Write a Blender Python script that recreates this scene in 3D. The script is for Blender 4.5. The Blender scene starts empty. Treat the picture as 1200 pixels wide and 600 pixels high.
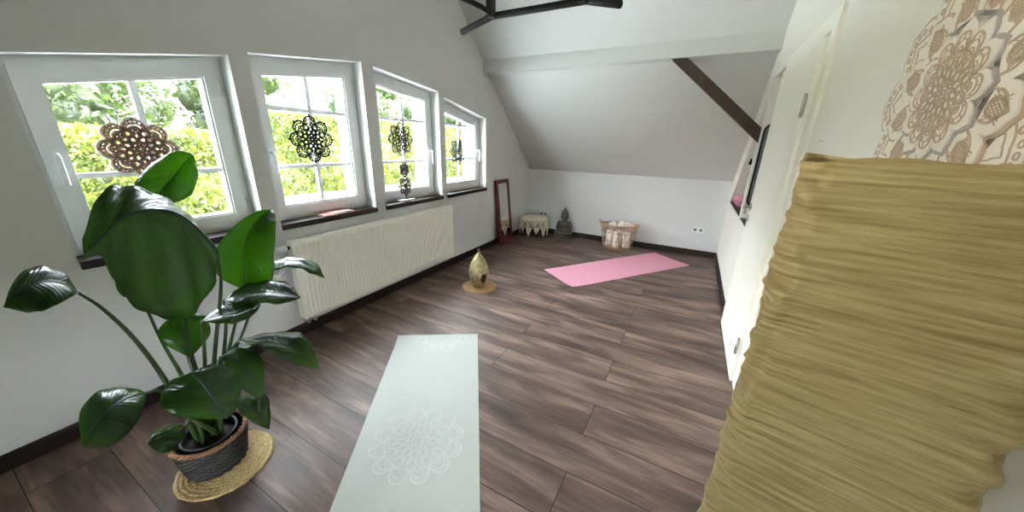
import bpy, bmesh, math, random
from mathutils import Vector, Matrix

# ------------------------------------------------------------------ camera, light, exposure
SC = bpy.context.scene
COL = SC.collection
PI = math.pi
random.seed(7)

F_PX = 395.0
YAW, PITCH, ROLL = math.radians(-27.906), math.radians(-18.564), math.radians(1.530)
CAM_H = 1.45
fwd = Vector((math.sin(YAW) * math.cos(PITCH), math.cos(YAW) * math.cos(PITCH), math.sin(PITCH)))
rgt = Vector((math.cos(YAW), -math.sin(YAW), 0))
upv = rgt.cross(fwd)
r2 = rgt * math.cos(ROLL) + upv * math.sin(ROLL)
u2 = -rgt * math.sin(ROLL) + upv * math.cos(ROLL)
cam_data = bpy.data.cameras.new('camera')
cam_data.sensor_fit = 'HORIZONTAL'
cam_data.sensor_width = 36.0
cam_data.lens = F_PX / 1200.0 * 36.0
cam_data.clip_start = 0.02
cam_data.clip_end = 300
cam = bpy.data.objects.new('camera', cam_data)
COL.objects.link(cam)
cam.matrix_world = Matrix(((r2.x, u2.x, -fwd.x, 0), (r2.y, u2.y, -fwd.y, 0), (r2.z, u2.z, -fwd.z, CAM_H), (0, 0, 0, 1)))
SC.camera = cam

SC.view_settings.view_transform = 'Standard'
SC.view_settings.look = 'None'
SC.view_settings.gamma = 1.0
SC.view_settings.use_curve_mapping = False
SC.view_settings.exposure = 4.32
try:
    SC.cycles.use_denoising = True
    SC.cycles.max_bounces = 14
    SC.cycles.diffuse_bounces = 8
    SC.cycles.transparent_max_bounces = 12
    SC.cycles.sample_clamp_indirect = 6.0
    SC.cycles.caustics_reflective = False
    SC.cycles.caustics_refractive = False
except Exception:
    pass

world = bpy.data.worlds.new('sky')
SC.world = world
world.use_nodes = True
wn = world.node_tree.nodes
bgn = wn['Background']
# bright hazy summer sky: white near the horizon, pale blue overhead
tcw = wn.new('ShaderNodeTexCoord')
sepw = wn.new('ShaderNodeSeparateXYZ')
world.node_tree.links.new(tcw.outputs['Generated'], sepw.inputs[0])
rampw = wn.new('ShaderNodeValToRGB')
rampw.color_ramp.elements[0].position = 0.0
rampw.color_ramp.elements[0].color = (0.95, 0.97, 1.0, 1)
rampw.color_ramp.elements[1].position = 1.0
rampw.color_ramp.elements[1].color = (0.74, 0.86, 1.0, 1)
world.node_tree.links.new(sepw.outputs['Z'], rampw.inputs[0])
world.node_tree.links.new(rampw.outputs[0], bgn.inputs[0])
bgn.inputs[1].default_value = 3.1

sun_data = bpy.data.lights.new('sun', 'SUN')
sun_data.energy = 3.0
sun_data.angle = 0.02
sun_data.color = (1.0, 0.97, 0.92)
sun = bpy.data.objects.new('sun', sun_data)
COL.objects.link(sun)
sun.rotation_euler = Vector((0.44, 0.62, 0.63)).to_track_quat('Z', 'Y').to_euler()

# ------------------------------------------------------------------ helpers
def lin(c):
    return tuple(((v / 255) / 12.92 if v / 255 <= 0.04045 else ((v / 255 + 0.055) / 1.055) ** 2.4) for v in c)

def mat(name, rgb, rough=0.6, metal=0.0, var=0.0, vscale=8.0, bump=0.0, bscale=40.0, stretch=(1, 1, 1), spec=0.5, dark=None):
    m = bpy.data.materials.new(name)
    m.use_nodes = True
    nt = m.node_tree
    b = nt.nodes['Principled BSDF']
    c = lin(rgb)
    b.inputs['Base Color'].default_value = (*c, 1)
    b.inputs['Roughness'].default_value = rough
    b.inputs['Metallic'].default_value = metal
    b.inputs['Specular IOR Level'].default_value = spec
    tc = nt.nodes.new('ShaderNodeTexCoord')
    mp = nt.nodes.new('ShaderNodeMapping')
    mp.inputs['Scale'].default_value = stretch
    nt.links.new(tc.outputs['Object'], mp.inputs['Vector'])
    if var > 0 or dark:
        n = nt.nodes.new('ShaderNodeTexNoise')
        n.inputs['Scale'].default_value = vscale
        n.inputs['Detail'].default_value = 5
        nt.links.new(mp.outputs[0], n.inputs['Vector'])
        rp = nt.nodes.new('ShaderNodeValToRGB')
        rp.color_ramp.elements[0].position = 0.3
        rp.color_ramp.elements[1].position = 0.7
        d = lin(dark) if dark else tuple(v * (1 - var) for v in c)
        e = c if dark else tuple(min(1, v * (1 + var)) for v in c)
        rp.color_ramp.elements[0].color = (*d, 1)
        rp.color_ramp.elements[1].color = (*e, 1)
        nt.links.new(n.outputs[0], rp.inputs[0])
        nt.links.new(rp.outputs[0], b.inputs['Base Color'])
    if bump > 0:
        n2 = nt.nodes.new('ShaderNodeTexNoise')
        n2.inputs['Scale'].default_value = bscale
        n2.inputs['Detail'].default_value = 4
        nt.links.new(mp.outputs[0], n2.inputs['Vector'])
        bp = nt.nodes.new('ShaderNodeBump')
        bp.inputs['Strength'].default_value = bump
        bp.inputs['Distance'].default_value = 0.01
        nt.links.new(n2.outputs[0], bp.inputs['Height'])
        nt.links.new(bp.outputs[0], b.inputs['Normal'])
    return m

def link(name, bm, m, parent=None, smooth=False, loc=None, rotz=0.0):
    me = bpy.data.meshes.new(name)
    bmesh.ops.recalc_face_normals(bm, faces=bm.faces)
    bm.to_mesh(me)
    bm.free()
    if m:
        me.materials.append(m)
    if smooth:
        for p in me.polygons:
            p.use_smooth = True
    o = bpy.data.objects.new(name, me)
    COL.objects.link(o)
    if parent:
        o.parent = parent
    if loc:
        o.location = loc
    o.rotation_euler.z = rotz
    return o

def tag(o, label, cat, group=None):
    o['label'] = label
    o['category'] = cat
    if group:
        o['group'] = group
    return o

def struct(o):
    o['kind'] = 'structure'
    return o

def empty(name, loc=(0, 0, 0), rotz=0.0):
    o = bpy.data.objects.new(name, None)
    COL.objects.link(o)
    o.empty_display_size = 0.1
    o.location = loc
    o.rotation_euler.z = rotz
    return o

def box(bm, x0, x1, y0, y1, z0, z1, bev=0.0):
    t = bmesh.new()
    vs = [t.verts.new((x, y, z)) for x in (x0, x1) for y in (y0, y1) for z in (z0, z1)]
    for f in ((0, 1, 3, 2), (4, 6, 7, 5), (0, 4, 5, 1), (2, 3, 7, 6), (0, 2, 6, 4), (1, 5, 7, 3)):
        t.faces.new([vs[i] for i in f])
    if bev > 0:
        bmesh.ops.bevel(t, geom=t.edges[:], offset=bev, segments=2, affect='EDGES', profile=0.6)
    merge(bm, t)

def merge(bm, t, mtx=None):
    if mtx:
        bmesh.ops.transform(t, matrix=mtx, verts=t.verts)
    mp = {}
    for v in t.verts:
        mp[v] = bm.verts.new(v.co)
    for f in t.faces:
        try:
            nf = bm.faces.new([mp[v] for v in f.verts])
            nf.smooth = f.smooth
        except ValueError:
            pass
    t.free()

def prism(bm, poly, axis, a, b):
    """extrude a 2D polygon along an axis ('x': poly is (y, z); 'y': poly is (x, z); 'z': poly is (x, y))"""
    def mk(p, t):
        return {'x': (t, p[0], p[1]), 'y': (p[0], t, p[1]), 'z': (p[0], p[1], t)}[axis]
    A = [bm.verts.new(mk(p, a)) for p in poly]
    B = [bm.verts.new(mk(p, b)) for p in poly]
    bm.faces.new(A)
    bm.faces.new(B[::-1])
    n = len(poly)
    for i in range(n):
        j = (i + 1) % n
        bm.faces.new((A[i], B[i], B[j], A[j]))

def catmull(pts, n):
    """resample points (tuples of any dimension) with a Catmull-Rom spline, n samples per span"""
    P = [tuple(p) for p in pts]
    P = [tuple(2 * a - b for a, b in zip(P[0], P[1]))] + P + [tuple(2 * a - b for a, b in zip(P[-1], P[-2]))]
    out = []
    for i in range(1, len(P) - 2):
        for k in range(n):
            t = k / n
            out.append(tuple(0.5 * (2 * b + (c - a) * t + (2 * a - 5 * b + 4 * c - d) * t * t + (3 * b - a - 3 * c + d) * t ** 3)
                             for a, b, c, d in zip(P[i - 1], P[i], P[i + 1], P[i + 2])))
    out.append(P[-2])
    return out

def tube(bm, pts, r, seg=8, closed=False, cap=True):
    """sweep a round section along pts; r a number or a list"""
    pts = [Vector(p) for p in pts]
    n = len(pts)
    rs = r if isinstance(r, (list, tuple)) else [r] * n
    rings = []
    prev = None
    for i, p in enumerate(pts):
        if closed:
            t = pts[(i + 1) % n] - pts[i - 1]
        else:
            t = pts[min(i + 1, n - 1)] - pts[max(i - 1, 0)]
        if t.length < 1e-9:
            t = Vector((0, 0, 1))
        t.normalize()
        if prev is None:
            a = Vector((0, 0, 1)) if abs(t.z) < 0.9 else Vector((1, 0, 0))
            u = t.cross(a).normalized()
        else:
            u = (prev - t * prev.dot(t))
            u = u.normalized() if u.length > 1e-6 else t.orthogonal().normalized()
        prev = u
        w = t.cross(u)
        rings.append([bm.verts.new(p + (u * math.cos(2 * PI * k / seg) + w * math.sin(2 * PI * k / seg)) * rs[i]) for k in range(seg)])
    m = n if closed else n - 1
    for i in range(m):
        A, B = rings[i], rings[(i + 1) % n]
        for k in range(seg):
            f = bm.faces.new((A[k], A[(k + 1) % seg], B[(k + 1) % seg], B[k]))
            f.smooth = True
    if cap and not closed:
        bm.faces.new(rings[0][::-1])
        bm.faces.new(rings[-1])

def lathe(bm, prof, seg=32, cx=0.0, cy=0.0, cap=True):
    """revolve (r, z) pairs around z"""
    rings = []
    for r, z in prof:
        rings.append([bm.verts.new((cx + r * math.cos(2 * PI * k / seg), cy + r * math.sin(2 * PI * k / seg), z)) for k in range(seg)])
    for A, B in zip(rings, rings[1:]):
        for k in range(seg):
            f = bm.faces.new((A[k], A[(k + 1) % seg], B[(k + 1) % seg], B[k]))
            f.smooth = True
    if cap:
        bm.faces.new(rings[0][::-1])
        bm.faces.new(rings[-1])

def ball(bm, c, rad, su=16, sv=10, rot=None):
    t = bmesh.new()
    bmesh.ops.create_uvsphere(t, u_segments=su, v_segments=sv, radius=1.0)
    for f in t.faces:
        f.smooth = True
    r = rad if isinstance(rad, (tuple, list)) else (rad, rad, rad)
    m = Matrix.Translation(c) @ (rot.to_4x4() if rot else Matrix.Identity(4)) @ Matrix.Diagonal((*r, 1))
    merge(bm, t, m)

def ribbon(bm, pts, w, t, z0=0.0, closed=False):
    """flat-lying band of width w and thickness t along 2D pts, from z0 to z0+t"""
    n = len(pts)
    V = []
    for i in range(n):
        if closed:
            a, b = pts[i - 1], pts[(i + 1) % n]
        else:
            a, b = pts[max(0, i - 1)], pts[min(n - 1, i + 1)]
        dx, dy = b[0] - a[0], b[1] - a[1]
        l = math.hypot(dx, dy) or 1
        nx, ny = -dy / l * w / 2, dx / l * w / 2
        x, y = pts[i]
        V.append([bm.verts.new(c) for c in ((x + nx, y + ny, z0), (x - nx, y - ny, z0), (x - nx, y - ny, z0 + t), (x + nx, y + ny, z0 + t))])
    for i in range(n if closed else n - 1):
        A, B = V[i], V[(i + 1) % n]
        for k in range(4):
            bm.faces.new((A[k], A[(k + 1) % 4], B[(k + 1) % 4], B[k]))
    if not closed:
        bm.faces.new(V[0])
        bm.faces.new(V[-1][::-1])

def circ(cx, cy, r, n=16):
    return [(cx + r * math.cos(2 * PI * i / n), cy + r * math.sin(2 * PI * i / n)) for i in range(n)]

def petal(ang, r0, r1, ha, n=14, pw=0.75):
    pts = []
    for s in (1, -1):
        rng = range(n + 1) if s == 1 else range(n - 1, 0, -1)
        for i in rng:
            u = i / n
            r = r0 + (r1 - r0) * u
            a = ang + s * ha * math.sin(PI * u ** pw)
            pts.append((r * math.cos(a), r * math.sin(a)))
    return pts

def scallop(ang, r0, r1, ha, n=16):
    """open arch from angle -ha to +ha at r0, rising to r1"""
    out = []
    for i in range(n + 1):
        u = -1 + 2 * i / n
        r = r0 + (r1 - r0) * (1 - abs(u) ** 2.6) ** 0.62
        a = ang + ha * u * (1 - 0.12 * (1 - u * u))
        out.append((r * math.cos(a), r * math.sin(a)))
    return out

def mandala(bm, R, n, w, t, beads=True, rays=5, z0=0.0, sx=1.0):
    """lace-like rosette of scalloped lobes, arches and petals in the local xy plane"""
    def rb(p, k=1.0, closed=True):
        ribbon(bm, [(x * sx, y) for x, y in p], w * k, t, z0, closed)
    st = 2 * PI / n
    for i in range(n):
        a = i * st + PI / 2
        rb(scallop(a, 0.66 * R, 0.94 * R, st * 0.5), 1.35, False)
        rb(scallop(a, 0.62 * R, 0.83 * R, st * 0.40), 0.9, False)
        rb(scallop(a, 0.56 * R, 0.72 * R, st * 0.28), 0.9, False)
        for k in range(rays):
            u = -0.75 + 1.5 * k / (rays - 1)
            b = a + u * st * 0.42
            h = (1 - abs(u) ** 2.6) ** 0.62
            rb([((0.64 + 0.19 * h) * R * math.cos(b), (0.64 + 0.19 * h) * R * math.sin(b)),
                ((0.66 + 0.27 * h) * R * math.cos(b), (0.66 + 0.27 * h) * R * math.sin(b))], 0.9, False)
        if beads:
            q = (0.985 * R * math.cos(a), 0.985 * R * math.sin(a))
            rb(circ(q[0], q[1], 0.02 * R, 8), 1.3)
        b = a + st / 2
        rb(petal(b, 0.40 * R, 0.70 * R, st * 0.34), 1.1)
        rb(petal(b, 0.44 * R, 0.62 * R, st * 0.18), 0.8)
        rb(petal(a, 0.30 * R, 0.58 * R, st * 0.36), 1.1)
        rb(petal(a, 0.34 * R, 0.50 * R, st * 0.18), 0.8)
        rb(petal(b, 0.20 * R, 0.42 * R, st * 0.42), 1.1)
        rb(petal(a, 0.10 * R, 0.31 * R, st * 0.45), 1.1)
        rb(circ(0.63 * R * math.cos(a), 0.63 * R * math.sin(a), 0.03 * R, 8), 0.8)
    rb(circ(0, 0, 0.20 * R, 28), 1.0)
    rb(circ(0, 0, 0.10 * R, 20), 1.2)
    rb(circ(0, 0, 0.045 * R, 12), 1.0)
    rb(circ(0, 0, 0.655 * R, 64), 0.9)

# ------------------------------------------------------------------ materials
M = {}
M['wall'] = mat('white_plaster', (206, 206, 205), 0.85, bump=0.05, bscale=180)
M['wall_warm_tint'] = mat('warm_tinted_plaster', (230, 227, 218), 0.85, bump=0.05, bscale=180)  # white plaster; the warm light on it is tinted into the colour
M['slope'] = mat('white_ceiling_paint', (204, 204, 202), 0.8, bump=0.04, bscale=120)
M['frame'] = mat('white_window_plastic', (212, 214, 214), 0.35)
M['dark_wood'] = mat('dark_walnut', (40, 22, 18), 0.4, spec=0.35, var=0.35, vscale=6, stretch=(6, 1, 6), bump=0.08, bscale=30)
M['skirting'] = mat('dark_skirting', (38, 27, 24), 0.5, spec=0.3, var=0.25, vscale=10)
M['beam'] = mat('dark_stained_timber', (58, 40, 30), 0.6, var=0.35, vscale=5, stretch=(8, 8, 1.2), bump=0.3, bscale=30)
M['radiator'] = mat('radiator_enamel', (232, 230, 220), 0.35)
M['bounce_cut'] = mat('dark_unseen_slope', (104, 98, 92), 0.85)  # unseen near slope, coloured dark to cut bounce onto the window wall
M['black_metal'] = mat('black_powder_coat', (18, 16, 15), 0.65, spec=0.3, bump=0.05, bscale=200)
M['steel'] = mat('brushed_steel', (190, 188, 182), 0.32, metal=1.0)
M['door'] = mat('cream_door_lacquer', (236, 233, 222), 0.42)
M['plastic'] = mat('white_socket_plastic', (225, 225, 224), 0.35)
M['socket_hole'] = mat('grey_socket_recess', (120, 120, 122), 0.5)
M['mahogany'] = mat('mahogany_frame', (104, 24, 30), 0.35, var=0.3, vscale=8, stretch=(4, 4, 1))
M['pink'] = mat('pink_foam', (226, 156, 176), 0.75, var=0.04, vscale=40, bump=0.12, bscale=260)
M['cream_mat'] = mat('pale_grey_green_mat', (176, 176, 169), 0.7, bump=0.08, bscale=260)
M['mat_print'] = mat('white_mat_print', (194, 195, 191), 0.6)
M['black_lace'] = mat('black_wood_lace', (20, 18, 20), 0.8, spec=0.15)
M['brown_lace'] = mat('brown_wood_lace', (166, 112, 104), 0.75)
M['darkbrown_lace'] = mat('dark_brown_wood_lace', (66, 50, 44), 0.8, spec=0.2)
M['grey_lace'] = mat('dark_grey_wood_lace', (58, 56, 60), 0.8, spec=0.2)
M['pale_wood'] = mat('pale_lace_wood', (234, 228, 216), 0.7)
M['tan_wood'] = mat('tan_lace_wood', (192, 172, 150), 0.7)
M['greybrown_wood'] = mat('greybrown_lace_wood', (178, 172, 168), 0.7)
M['rattan'] = mat('natural_rattan', (198, 160, 128), 0.6, var=0.2, vscale=30)
M['towel'] = mat('white_terry', (244, 234, 226), 0.95, bump=0.5, bscale=150)
M['cotton'] = mat('natural_cotton', (238, 228, 206), 0.95, var=0.08, vscale=40, bump=0.5, bscale=120)
M['stone'] = mat('grey_green_stone', (92, 88, 78), 0.75, var=0.3, vscale=25, bump=0.25, bscale=60)
M['soil'] = mat('potting_soil', (38, 28, 22), 0.95, var=0.4, vscale=40, bump=0.8, bscale=60)
M['nursery'] = mat('black_plant_pot', (24, 24, 24), 0.5)
M['booklet'] = mat('dusty_pink_cover', (176, 112, 108), 0.5, var=0.12, vscale=20)
M['paper_page'] = mat('white_paper_edge', (236, 232, 224), 0.8)
M['bulb'] = mat('opal_bulb', (240, 238, 230), 0.3)

def floor_material():
    m = bpy.data.materials.new('dark_oak_planks')
    m.use_nodes = True
    nt = m.node_tree
    N, LK = nt.nodes, nt.links
    b = N['Principled BSDF']
    b.inputs['Specular IOR Level'].default_value = 0.32
    tc = N.new('ShaderNodeTexCoord')
    mp = N.new('ShaderNodeMapping')
    mp.inputs['Location'].default_value = (0.3, -0.68 + 0.245 * 20, 0)
    LK.new(tc.outputs['Object'], mp.inputs['Vector'])
    br = N.new('ShaderNodeTexBrick')
    br.offset = 0.37
    br.inputs['Scale'].default_value = 1.0
    br.inputs['Brick Width'].default_value = 1.95
    br.inputs['Row Height'].default_value = 0.245
    br.inputs['Mortar Size'].default_value = 0.0022
    br.inputs['Mortar Smooth'].default_value = 0.2
    br.inputs['Color1'].default_value = (0, 0, 0, 1)
    br.inputs['Color2'].default_value = (1, 1, 1, 1)
    br.inputs['Mortar'].default_value = (0.5, 0.5, 0.5, 1)
    LK.new(mp.outputs[0], br.inputs['Vector'])
    # each plank shifts the grain so that no two boards carry on into one another
    sep = N.new('ShaderNodeSeparateXYZ')
    LK.new(mp.outputs[0], sep.inputs[0])
    add = N.new('ShaderNodeMath')
    add.operation = 'MULTIPLY_ADD'
    LK.new(br.outputs['Color'], add.inputs[0])
    add.inputs[1].default_value = 7.0
    LK.new(sep.outputs['X'], add.inputs[2])
    cmb = N.new('ShaderNodeCombineXYZ')
    LK.new(add.outputs[0], cmb.inputs['X'])
    LK.new(sep.outputs['Y'], cmb.inputs['Y'])
    LK.new(br.outputs['Color'], cmb.inputs['Z'])
    def noise(scale, sx, sy, detail, dist=0.0):
        q = N.new('ShaderNodeMapping')
        q.inputs['Scale'].default_value = (sx, sy, 1)
        LK.new(cmb.outputs[0], q.inputs['Vector'])
        n = N.new('ShaderNodeTexNoise')
        n.inputs['Scale'].default_value = scale
        n.inputs['Detail'].default_value = detail
        n.inputs['Distortion'].default_value = dist
        LK.new(q.outputs[0], n.inputs['Vector'])
        return n
    n1 = noise(1.0, 1.6, 9, 5, 0.6)
    n2 = noise(1.0, 5, 70, 6, 0.4)
    r1 = N.new('ShaderNodeValToRGB')
    e = r1.color_ramp.elements
    e[0].position, e[0].color = 0.30, (*lin((70, 55, 50)), 1)
    e[1].position, e[1].color = 0.72, (*lin((150, 124, 112)), 1)
    k = e.new(0.5)
    k.color = (*lin((106, 85, 76)), 1)
    LK.new(n1.outputs[0], r1.inputs[0])
    r2_ = N.new('ShaderNodeMapRange')
    r2_.inputs['From Min'].default_value = 0.3
    r2_.inputs['From Max'].default_value = 0.7
    r2_.inputs['To Min'].default_value = 0.72
    r2_.inputs['To Max'].default_value = 1.18
    LK.new(n2.outputs[0], r2_.inputs['Value'])
    r3 = N.new('ShaderNodeMapRange')
    r3.inputs['To Min'].default_value = 0.90
    r3.inputs['To Max'].default_value = 1.07
    LK.new(br.outputs['Color'], r3.inputs['Value'])
    mul = N.new('ShaderNodeMath')
    mul.operation = 'MULTIPLY'
    LK.new(r2_.outputs[0], mul.inputs[0])
    LK.new(r3.outputs[0], mul.inputs[1])
    vm = N.new('ShaderNodeVectorMath')
    vm.operation = 'SCALE'
    LK.new(r1.outputs[0], vm.inputs[0])
    LK.new(mul.outputs[0], vm.inputs['Scale'])
    mx = N.new('ShaderNodeMix')
    mx.data_type = 'RGBA'
    LK.new(br.outputs['Fac'], mx.inputs[0])
    LK.new(vm.outputs[0], mx.inputs[6])
    mx.inputs[7].default_value = (*lin((24, 17, 15)), 1)
    LK.new(mx.outputs[2], b.inputs['Base Color'])
    rr = N.new('ShaderNodeMapRange')
    rr.inputs['To Min'].default_value = 0.38
    rr.inputs['To Max'].default_value = 0.54
    LK.new(n2.outputs[0], rr.inputs['Value'])
    LK.new(rr.outputs[0], b.inputs['Roughness'])
    bp = N.new('ShaderNodeBump')
    bp.inputs['Strength'].default_value = 0.12
    bp.inputs['Distance'].default_value = 0.004
    LK.new(n2.outputs[0], bp.inputs['Height'])
    bp2 = N.new('ShaderNodeBump')
    bp2.invert = True
    bp2.inputs['Strength'].default_value = 0.6
    bp2.inputs['Distance'].default_value = 0.003
    LK.new(br.outputs['Fac'], bp2.inputs['Height'])
    LK.new(bp.outputs[0], bp2.inputs['Normal'])
    LK.new(bp2.outputs[0], b.inputs['Normal'])
    return m
M['floor'] = floor_material()

def glass_material():
    m = bpy.data.materials.new('window_glass')
    m.use_nodes = True
    nt = m.node_tree
    nt.nodes.remove(nt.nodes['Principled BSDF'])
    out = nt.nodes['Material Output']
    t = nt.nodes.new('ShaderNodeBsdfTransparent')
    t.inputs[0].default_value = (0.96, 0.98, 0.97, 1)
    g = nt.nodes.new('ShaderNodeBsdfGlossy')
    g.inputs['Roughness'].default_value = 0.02
    lw = nt.nodes.new('ShaderNodeLayerWeight')
    lw.inputs[0].default_value = 0.5
    pw = nt.nodes.new('ShaderNodeMath')
    pw.operation = 'POWER'
    pw.inputs[1].default_value = 5.0
    nt.links.new(lw.outputs['Facing'], pw.inputs[0])
    fr = nt.nodes.new('ShaderNodeMath')
    fr.operation = 'MULTIPLY_ADD'
    fr.inputs[1].default_value = 0.5
    fr.inputs[2].default_value = 0.02
    nt.links.new(pw.outputs[0], fr.inputs[0])
    mx = nt.nodes.new('ShaderNodeMixShader')
    nt.links.new(fr.outputs[0], mx.inputs[0])
    nt.links.new(t.outputs[0], mx.inputs[1])
    nt.links.new(g.outputs[0], mx.inputs[2])
    nt.links.new(mx.outputs[0], out.inputs[0])
    return m
M['glass'] = glass_material()

def leafy(name, c1, c2, rough=0.4, trans=0.35, tc=(120, 170, 40), vscale=6, veins=False):
    m = bpy.data.materials.new(name)
    m.use_nodes = True
    nt = m.node_tree
    b = nt.nodes['Principled BSDF']
    out = nt.nodes['Material Output']
    b.inputs['Roughness'].default_value = rough
    tcn = nt.nodes.new('ShaderNodeTexCoord')
    n = nt.nodes.new('ShaderNodeTexNoise')
    n.inputs['Scale'].default_value = vscale
    n.inputs['Detail'].default_value = 3
    nt.links.new(tcn.outputs['Object'], n.inputs['Vector'])
    r = nt.nodes.new('ShaderNodeValToRGB')
    r.color_ramp.elements[0].position = 0.35
    r.color_ramp.elements[1].position = 0.65
    r.color_ramp.elements[0].color = (*lin(c1), 1)
    r.color_ramp.elements[1].color = (*lin(c2), 1)
    nt.links.new(n.outputs[0], r.inputs[0])
    nt.links.new(r.outputs[0], b.inputs['Base Color'])
    t = nt.nodes.new('ShaderNodeBsdfTranslucent')
    t.inputs[0].default_value = (*lin(tc), 1)
    mx = nt.nodes.new('ShaderNodeMixShader')
    mx.inputs[0].default_value = trans
    nt.links.new(b.outputs[0], mx.inputs[1])
    nt.links.new(t.outputs[0], mx.inputs[2])
    nt.links.new(mx.outputs[0], out.inputs[0])
    if veins:
        at = nt.nodes.new('ShaderNodeUVMap')
        at.uv_map = 'leaf'
        sp = nt.nodes.new('ShaderNodeSeparateXYZ')
        nt.links.new(at.outputs[0], sp.inputs[0])
        w = nt.nodes.new('ShaderNodeMath')
        w.operation = 'MULTIPLY'
        w.inputs[1].default_value = 120
        nt.links.new(sp.outputs['X'], w.inputs[0])
        s = nt.nodes.new('ShaderNodeMath')
        s.operation = 'SINE'
        nt.links.new(w.outputs[0], s.inputs[0])
        bp = nt.nodes.new('ShaderNodeBump')
        bp.inputs['Strength'].default_value = 0.14
        bp.inputs['Distance'].default_value = 0.003
        nt.links.new(s.outputs[0], bp.inputs['Height'])
        nt.links.new(bp.outputs[0], b.inputs['Normal'])
        nt.links.new(bp.outputs[0], t.inputs['Normal'])
    return m
M['leaf'] = leafy('glossy_paddle_leaf', (24, 50, 16), (40, 74, 24), 0.27, 0.42, (120, 168, 12), 5, True)
M['stem'] = mat('green_petiole', (52, 74, 36), 0.45, var=0.2, vscale=12)
M['hedge'] = leafy('hedge_leaves', (42, 52, 14), (88, 96, 24), 0.55, 0.35, (84, 92, 18), 2.2)
M['tree'] = leafy('tree_leaves', (20, 30, 14), (54, 68, 26), 0.55, 0.35, (60, 76, 22), 1.6)
M['lawn'] = mat('lawn_grass', (86, 92, 46), 0.9, var=0.25, vscale=3, bump=0.6, bscale=60)
M['paving'] = mat('pale_stone_paving', (210, 210, 206), 0.8, var=0.08, vscale=2)
M['bark'] = mat('tree_bark', (70, 56, 44), 0.9, var=0.3, vscale=10)
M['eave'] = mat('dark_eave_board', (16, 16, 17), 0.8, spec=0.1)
M['muntin'] = leafy('white_muntin_plastic', (228, 230, 230), (228, 230, 230), 0.35, 0.09, (235, 238, 240), 1)
M['roof_darkened'] = mat('darkened_pale_roof', (34, 34, 36), 0.8, var=0.05, spec=0.1, vscale=3)  # pale roof, darkened to offset the overexposed outdoors
M['house_brick'] = mat('reddish_brick', (46, 25, 23), 0.9, var=0.15, vscale=12)  # brick darkened to the same end as the roof
M['house_wall'] = mat('darkened_white_render', (40, 39, 38), 0.9, spec=0.1)  # white walls, darkened along with the roof against overexposure

def paper_material():
    m = mat('crinkled_paper', (188, 173, 126), 0.5, dark=(126, 106, 64), vscale=5.5, stretch=(1.6, 1.6, 34))
    nt = m.node_tree
    b = nt.nodes['Principled BSDF']
    tc = nt.nodes.new('ShaderNodeTexCoord')
    mp = nt.nodes.new('ShaderNodeMapping')
    mp.inputs['Scale'].default_value = (6, 6, 60)
    nt.links.new(tc.outputs['Object'], mp.inputs[0])
    n = nt.nodes.new('ShaderNodeTexNoise')
    n.inputs['Scale'].default_value = 1.6
    n.inputs['Detail'].default_value = 6
    n.inputs['Distortion'].default_value = 0.5
    nt.links.new(mp.outputs[0], n.inputs['Vector'])
    bp = nt.nodes.new('ShaderNodeBump')
    bp.inputs['Strength'].default_value = 1.0
    bp.inputs['Distance'].default_value = 0.007
    nt.links.new(n.outputs[0], bp.inputs['Height'])
    nt.links.new(bp.outputs[0], b.inputs['Normal'])
    t = nt.nodes.new('ShaderNodeBsdfTranslucent')
    t.inputs[0].default_value = (*lin((226, 200, 136)), 1)
    nt.links.new(bp.outputs[0], t.inputs['Normal'])
    mx = nt.nodes.new('ShaderNodeMixShader')
    mx.inputs[0].default_value = 0.25
    nt.links.new(b.outputs[0], mx.inputs[1])
    nt.links.new(t.outputs[0], mx.inputs[2])
    nt.links.new(mx.outputs[0], nt.nodes['Material Output'].inputs[0])
    return m
M['paper'] = paper_material()

def bump_pattern(m, kind, scale, strength, dist=0.006, stretch=(1, 1, 1)):
    nt = m.node_tree
    b = nt.nodes['Principled BSDF']
    tc = nt.nodes.new('ShaderNodeTexCoord')
    mp = nt.nodes.new('ShaderNodeMapping')
    mp.inputs['Scale'].default_value = stretch
    nt.links.new(tc.outputs['Object'], mp.inputs[0])
    n = nt.nodes.new('ShaderNodeTexVoronoi')
    n.inputs['Scale'].default_value = scale
    nt.links.new(mp.outputs[0], n.inputs['Vector'])
    bp = nt.nodes.new('ShaderNodeBump')
    bp.inputs['Strength'].default_value = strength
    bp.inputs['Distance'].default_value = dist
    nt.links.new(n.outputs[0], bp.inputs['Height'])
    nt.links.new(bp.outputs[0], b.inputs['Normal'])
    return m
M['gold'] = bump_pattern(mat('hammered_antique_gold', (206, 192, 150), 0.48, metal=1.0, dark=(140, 128, 92), vscale=30), 'v', 60, 1.0)
M['raffia'] = mat('braided_raffia', (206, 180, 132), 0.85, dark=(166, 136, 88), vscale=70, bump=0.9, bscale=90)
M['raffia_brown'] = mat('braided_tan_raffia', (190, 150, 104), 0.85, dark=(150, 112, 72), vscale=70, bump=0.9, bscale=90)
M['wicker'] = mat('charcoal_wicker', (58, 54, 52), 0.6, dark=(34, 32, 32), vscale=60)
M['wicker_rim'] = mat('brown_wicker_rim', (140, 98, 66), 0.6, var=0.2, vscale=60)
mm = bpy.data.materials.new('mirror_glass')
mm.use_nodes = True
mb = mm.node_tree.nodes['Principled BSDF']
mb.inputs['Base Color'].default_value = (0.86, 0.88, 0.88, 1)
mb.inputs['Metallic'].default_value = 1.0
mb.inputs['Roughness'].default_value = 0.02
M['mirror'] = mm

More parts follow.
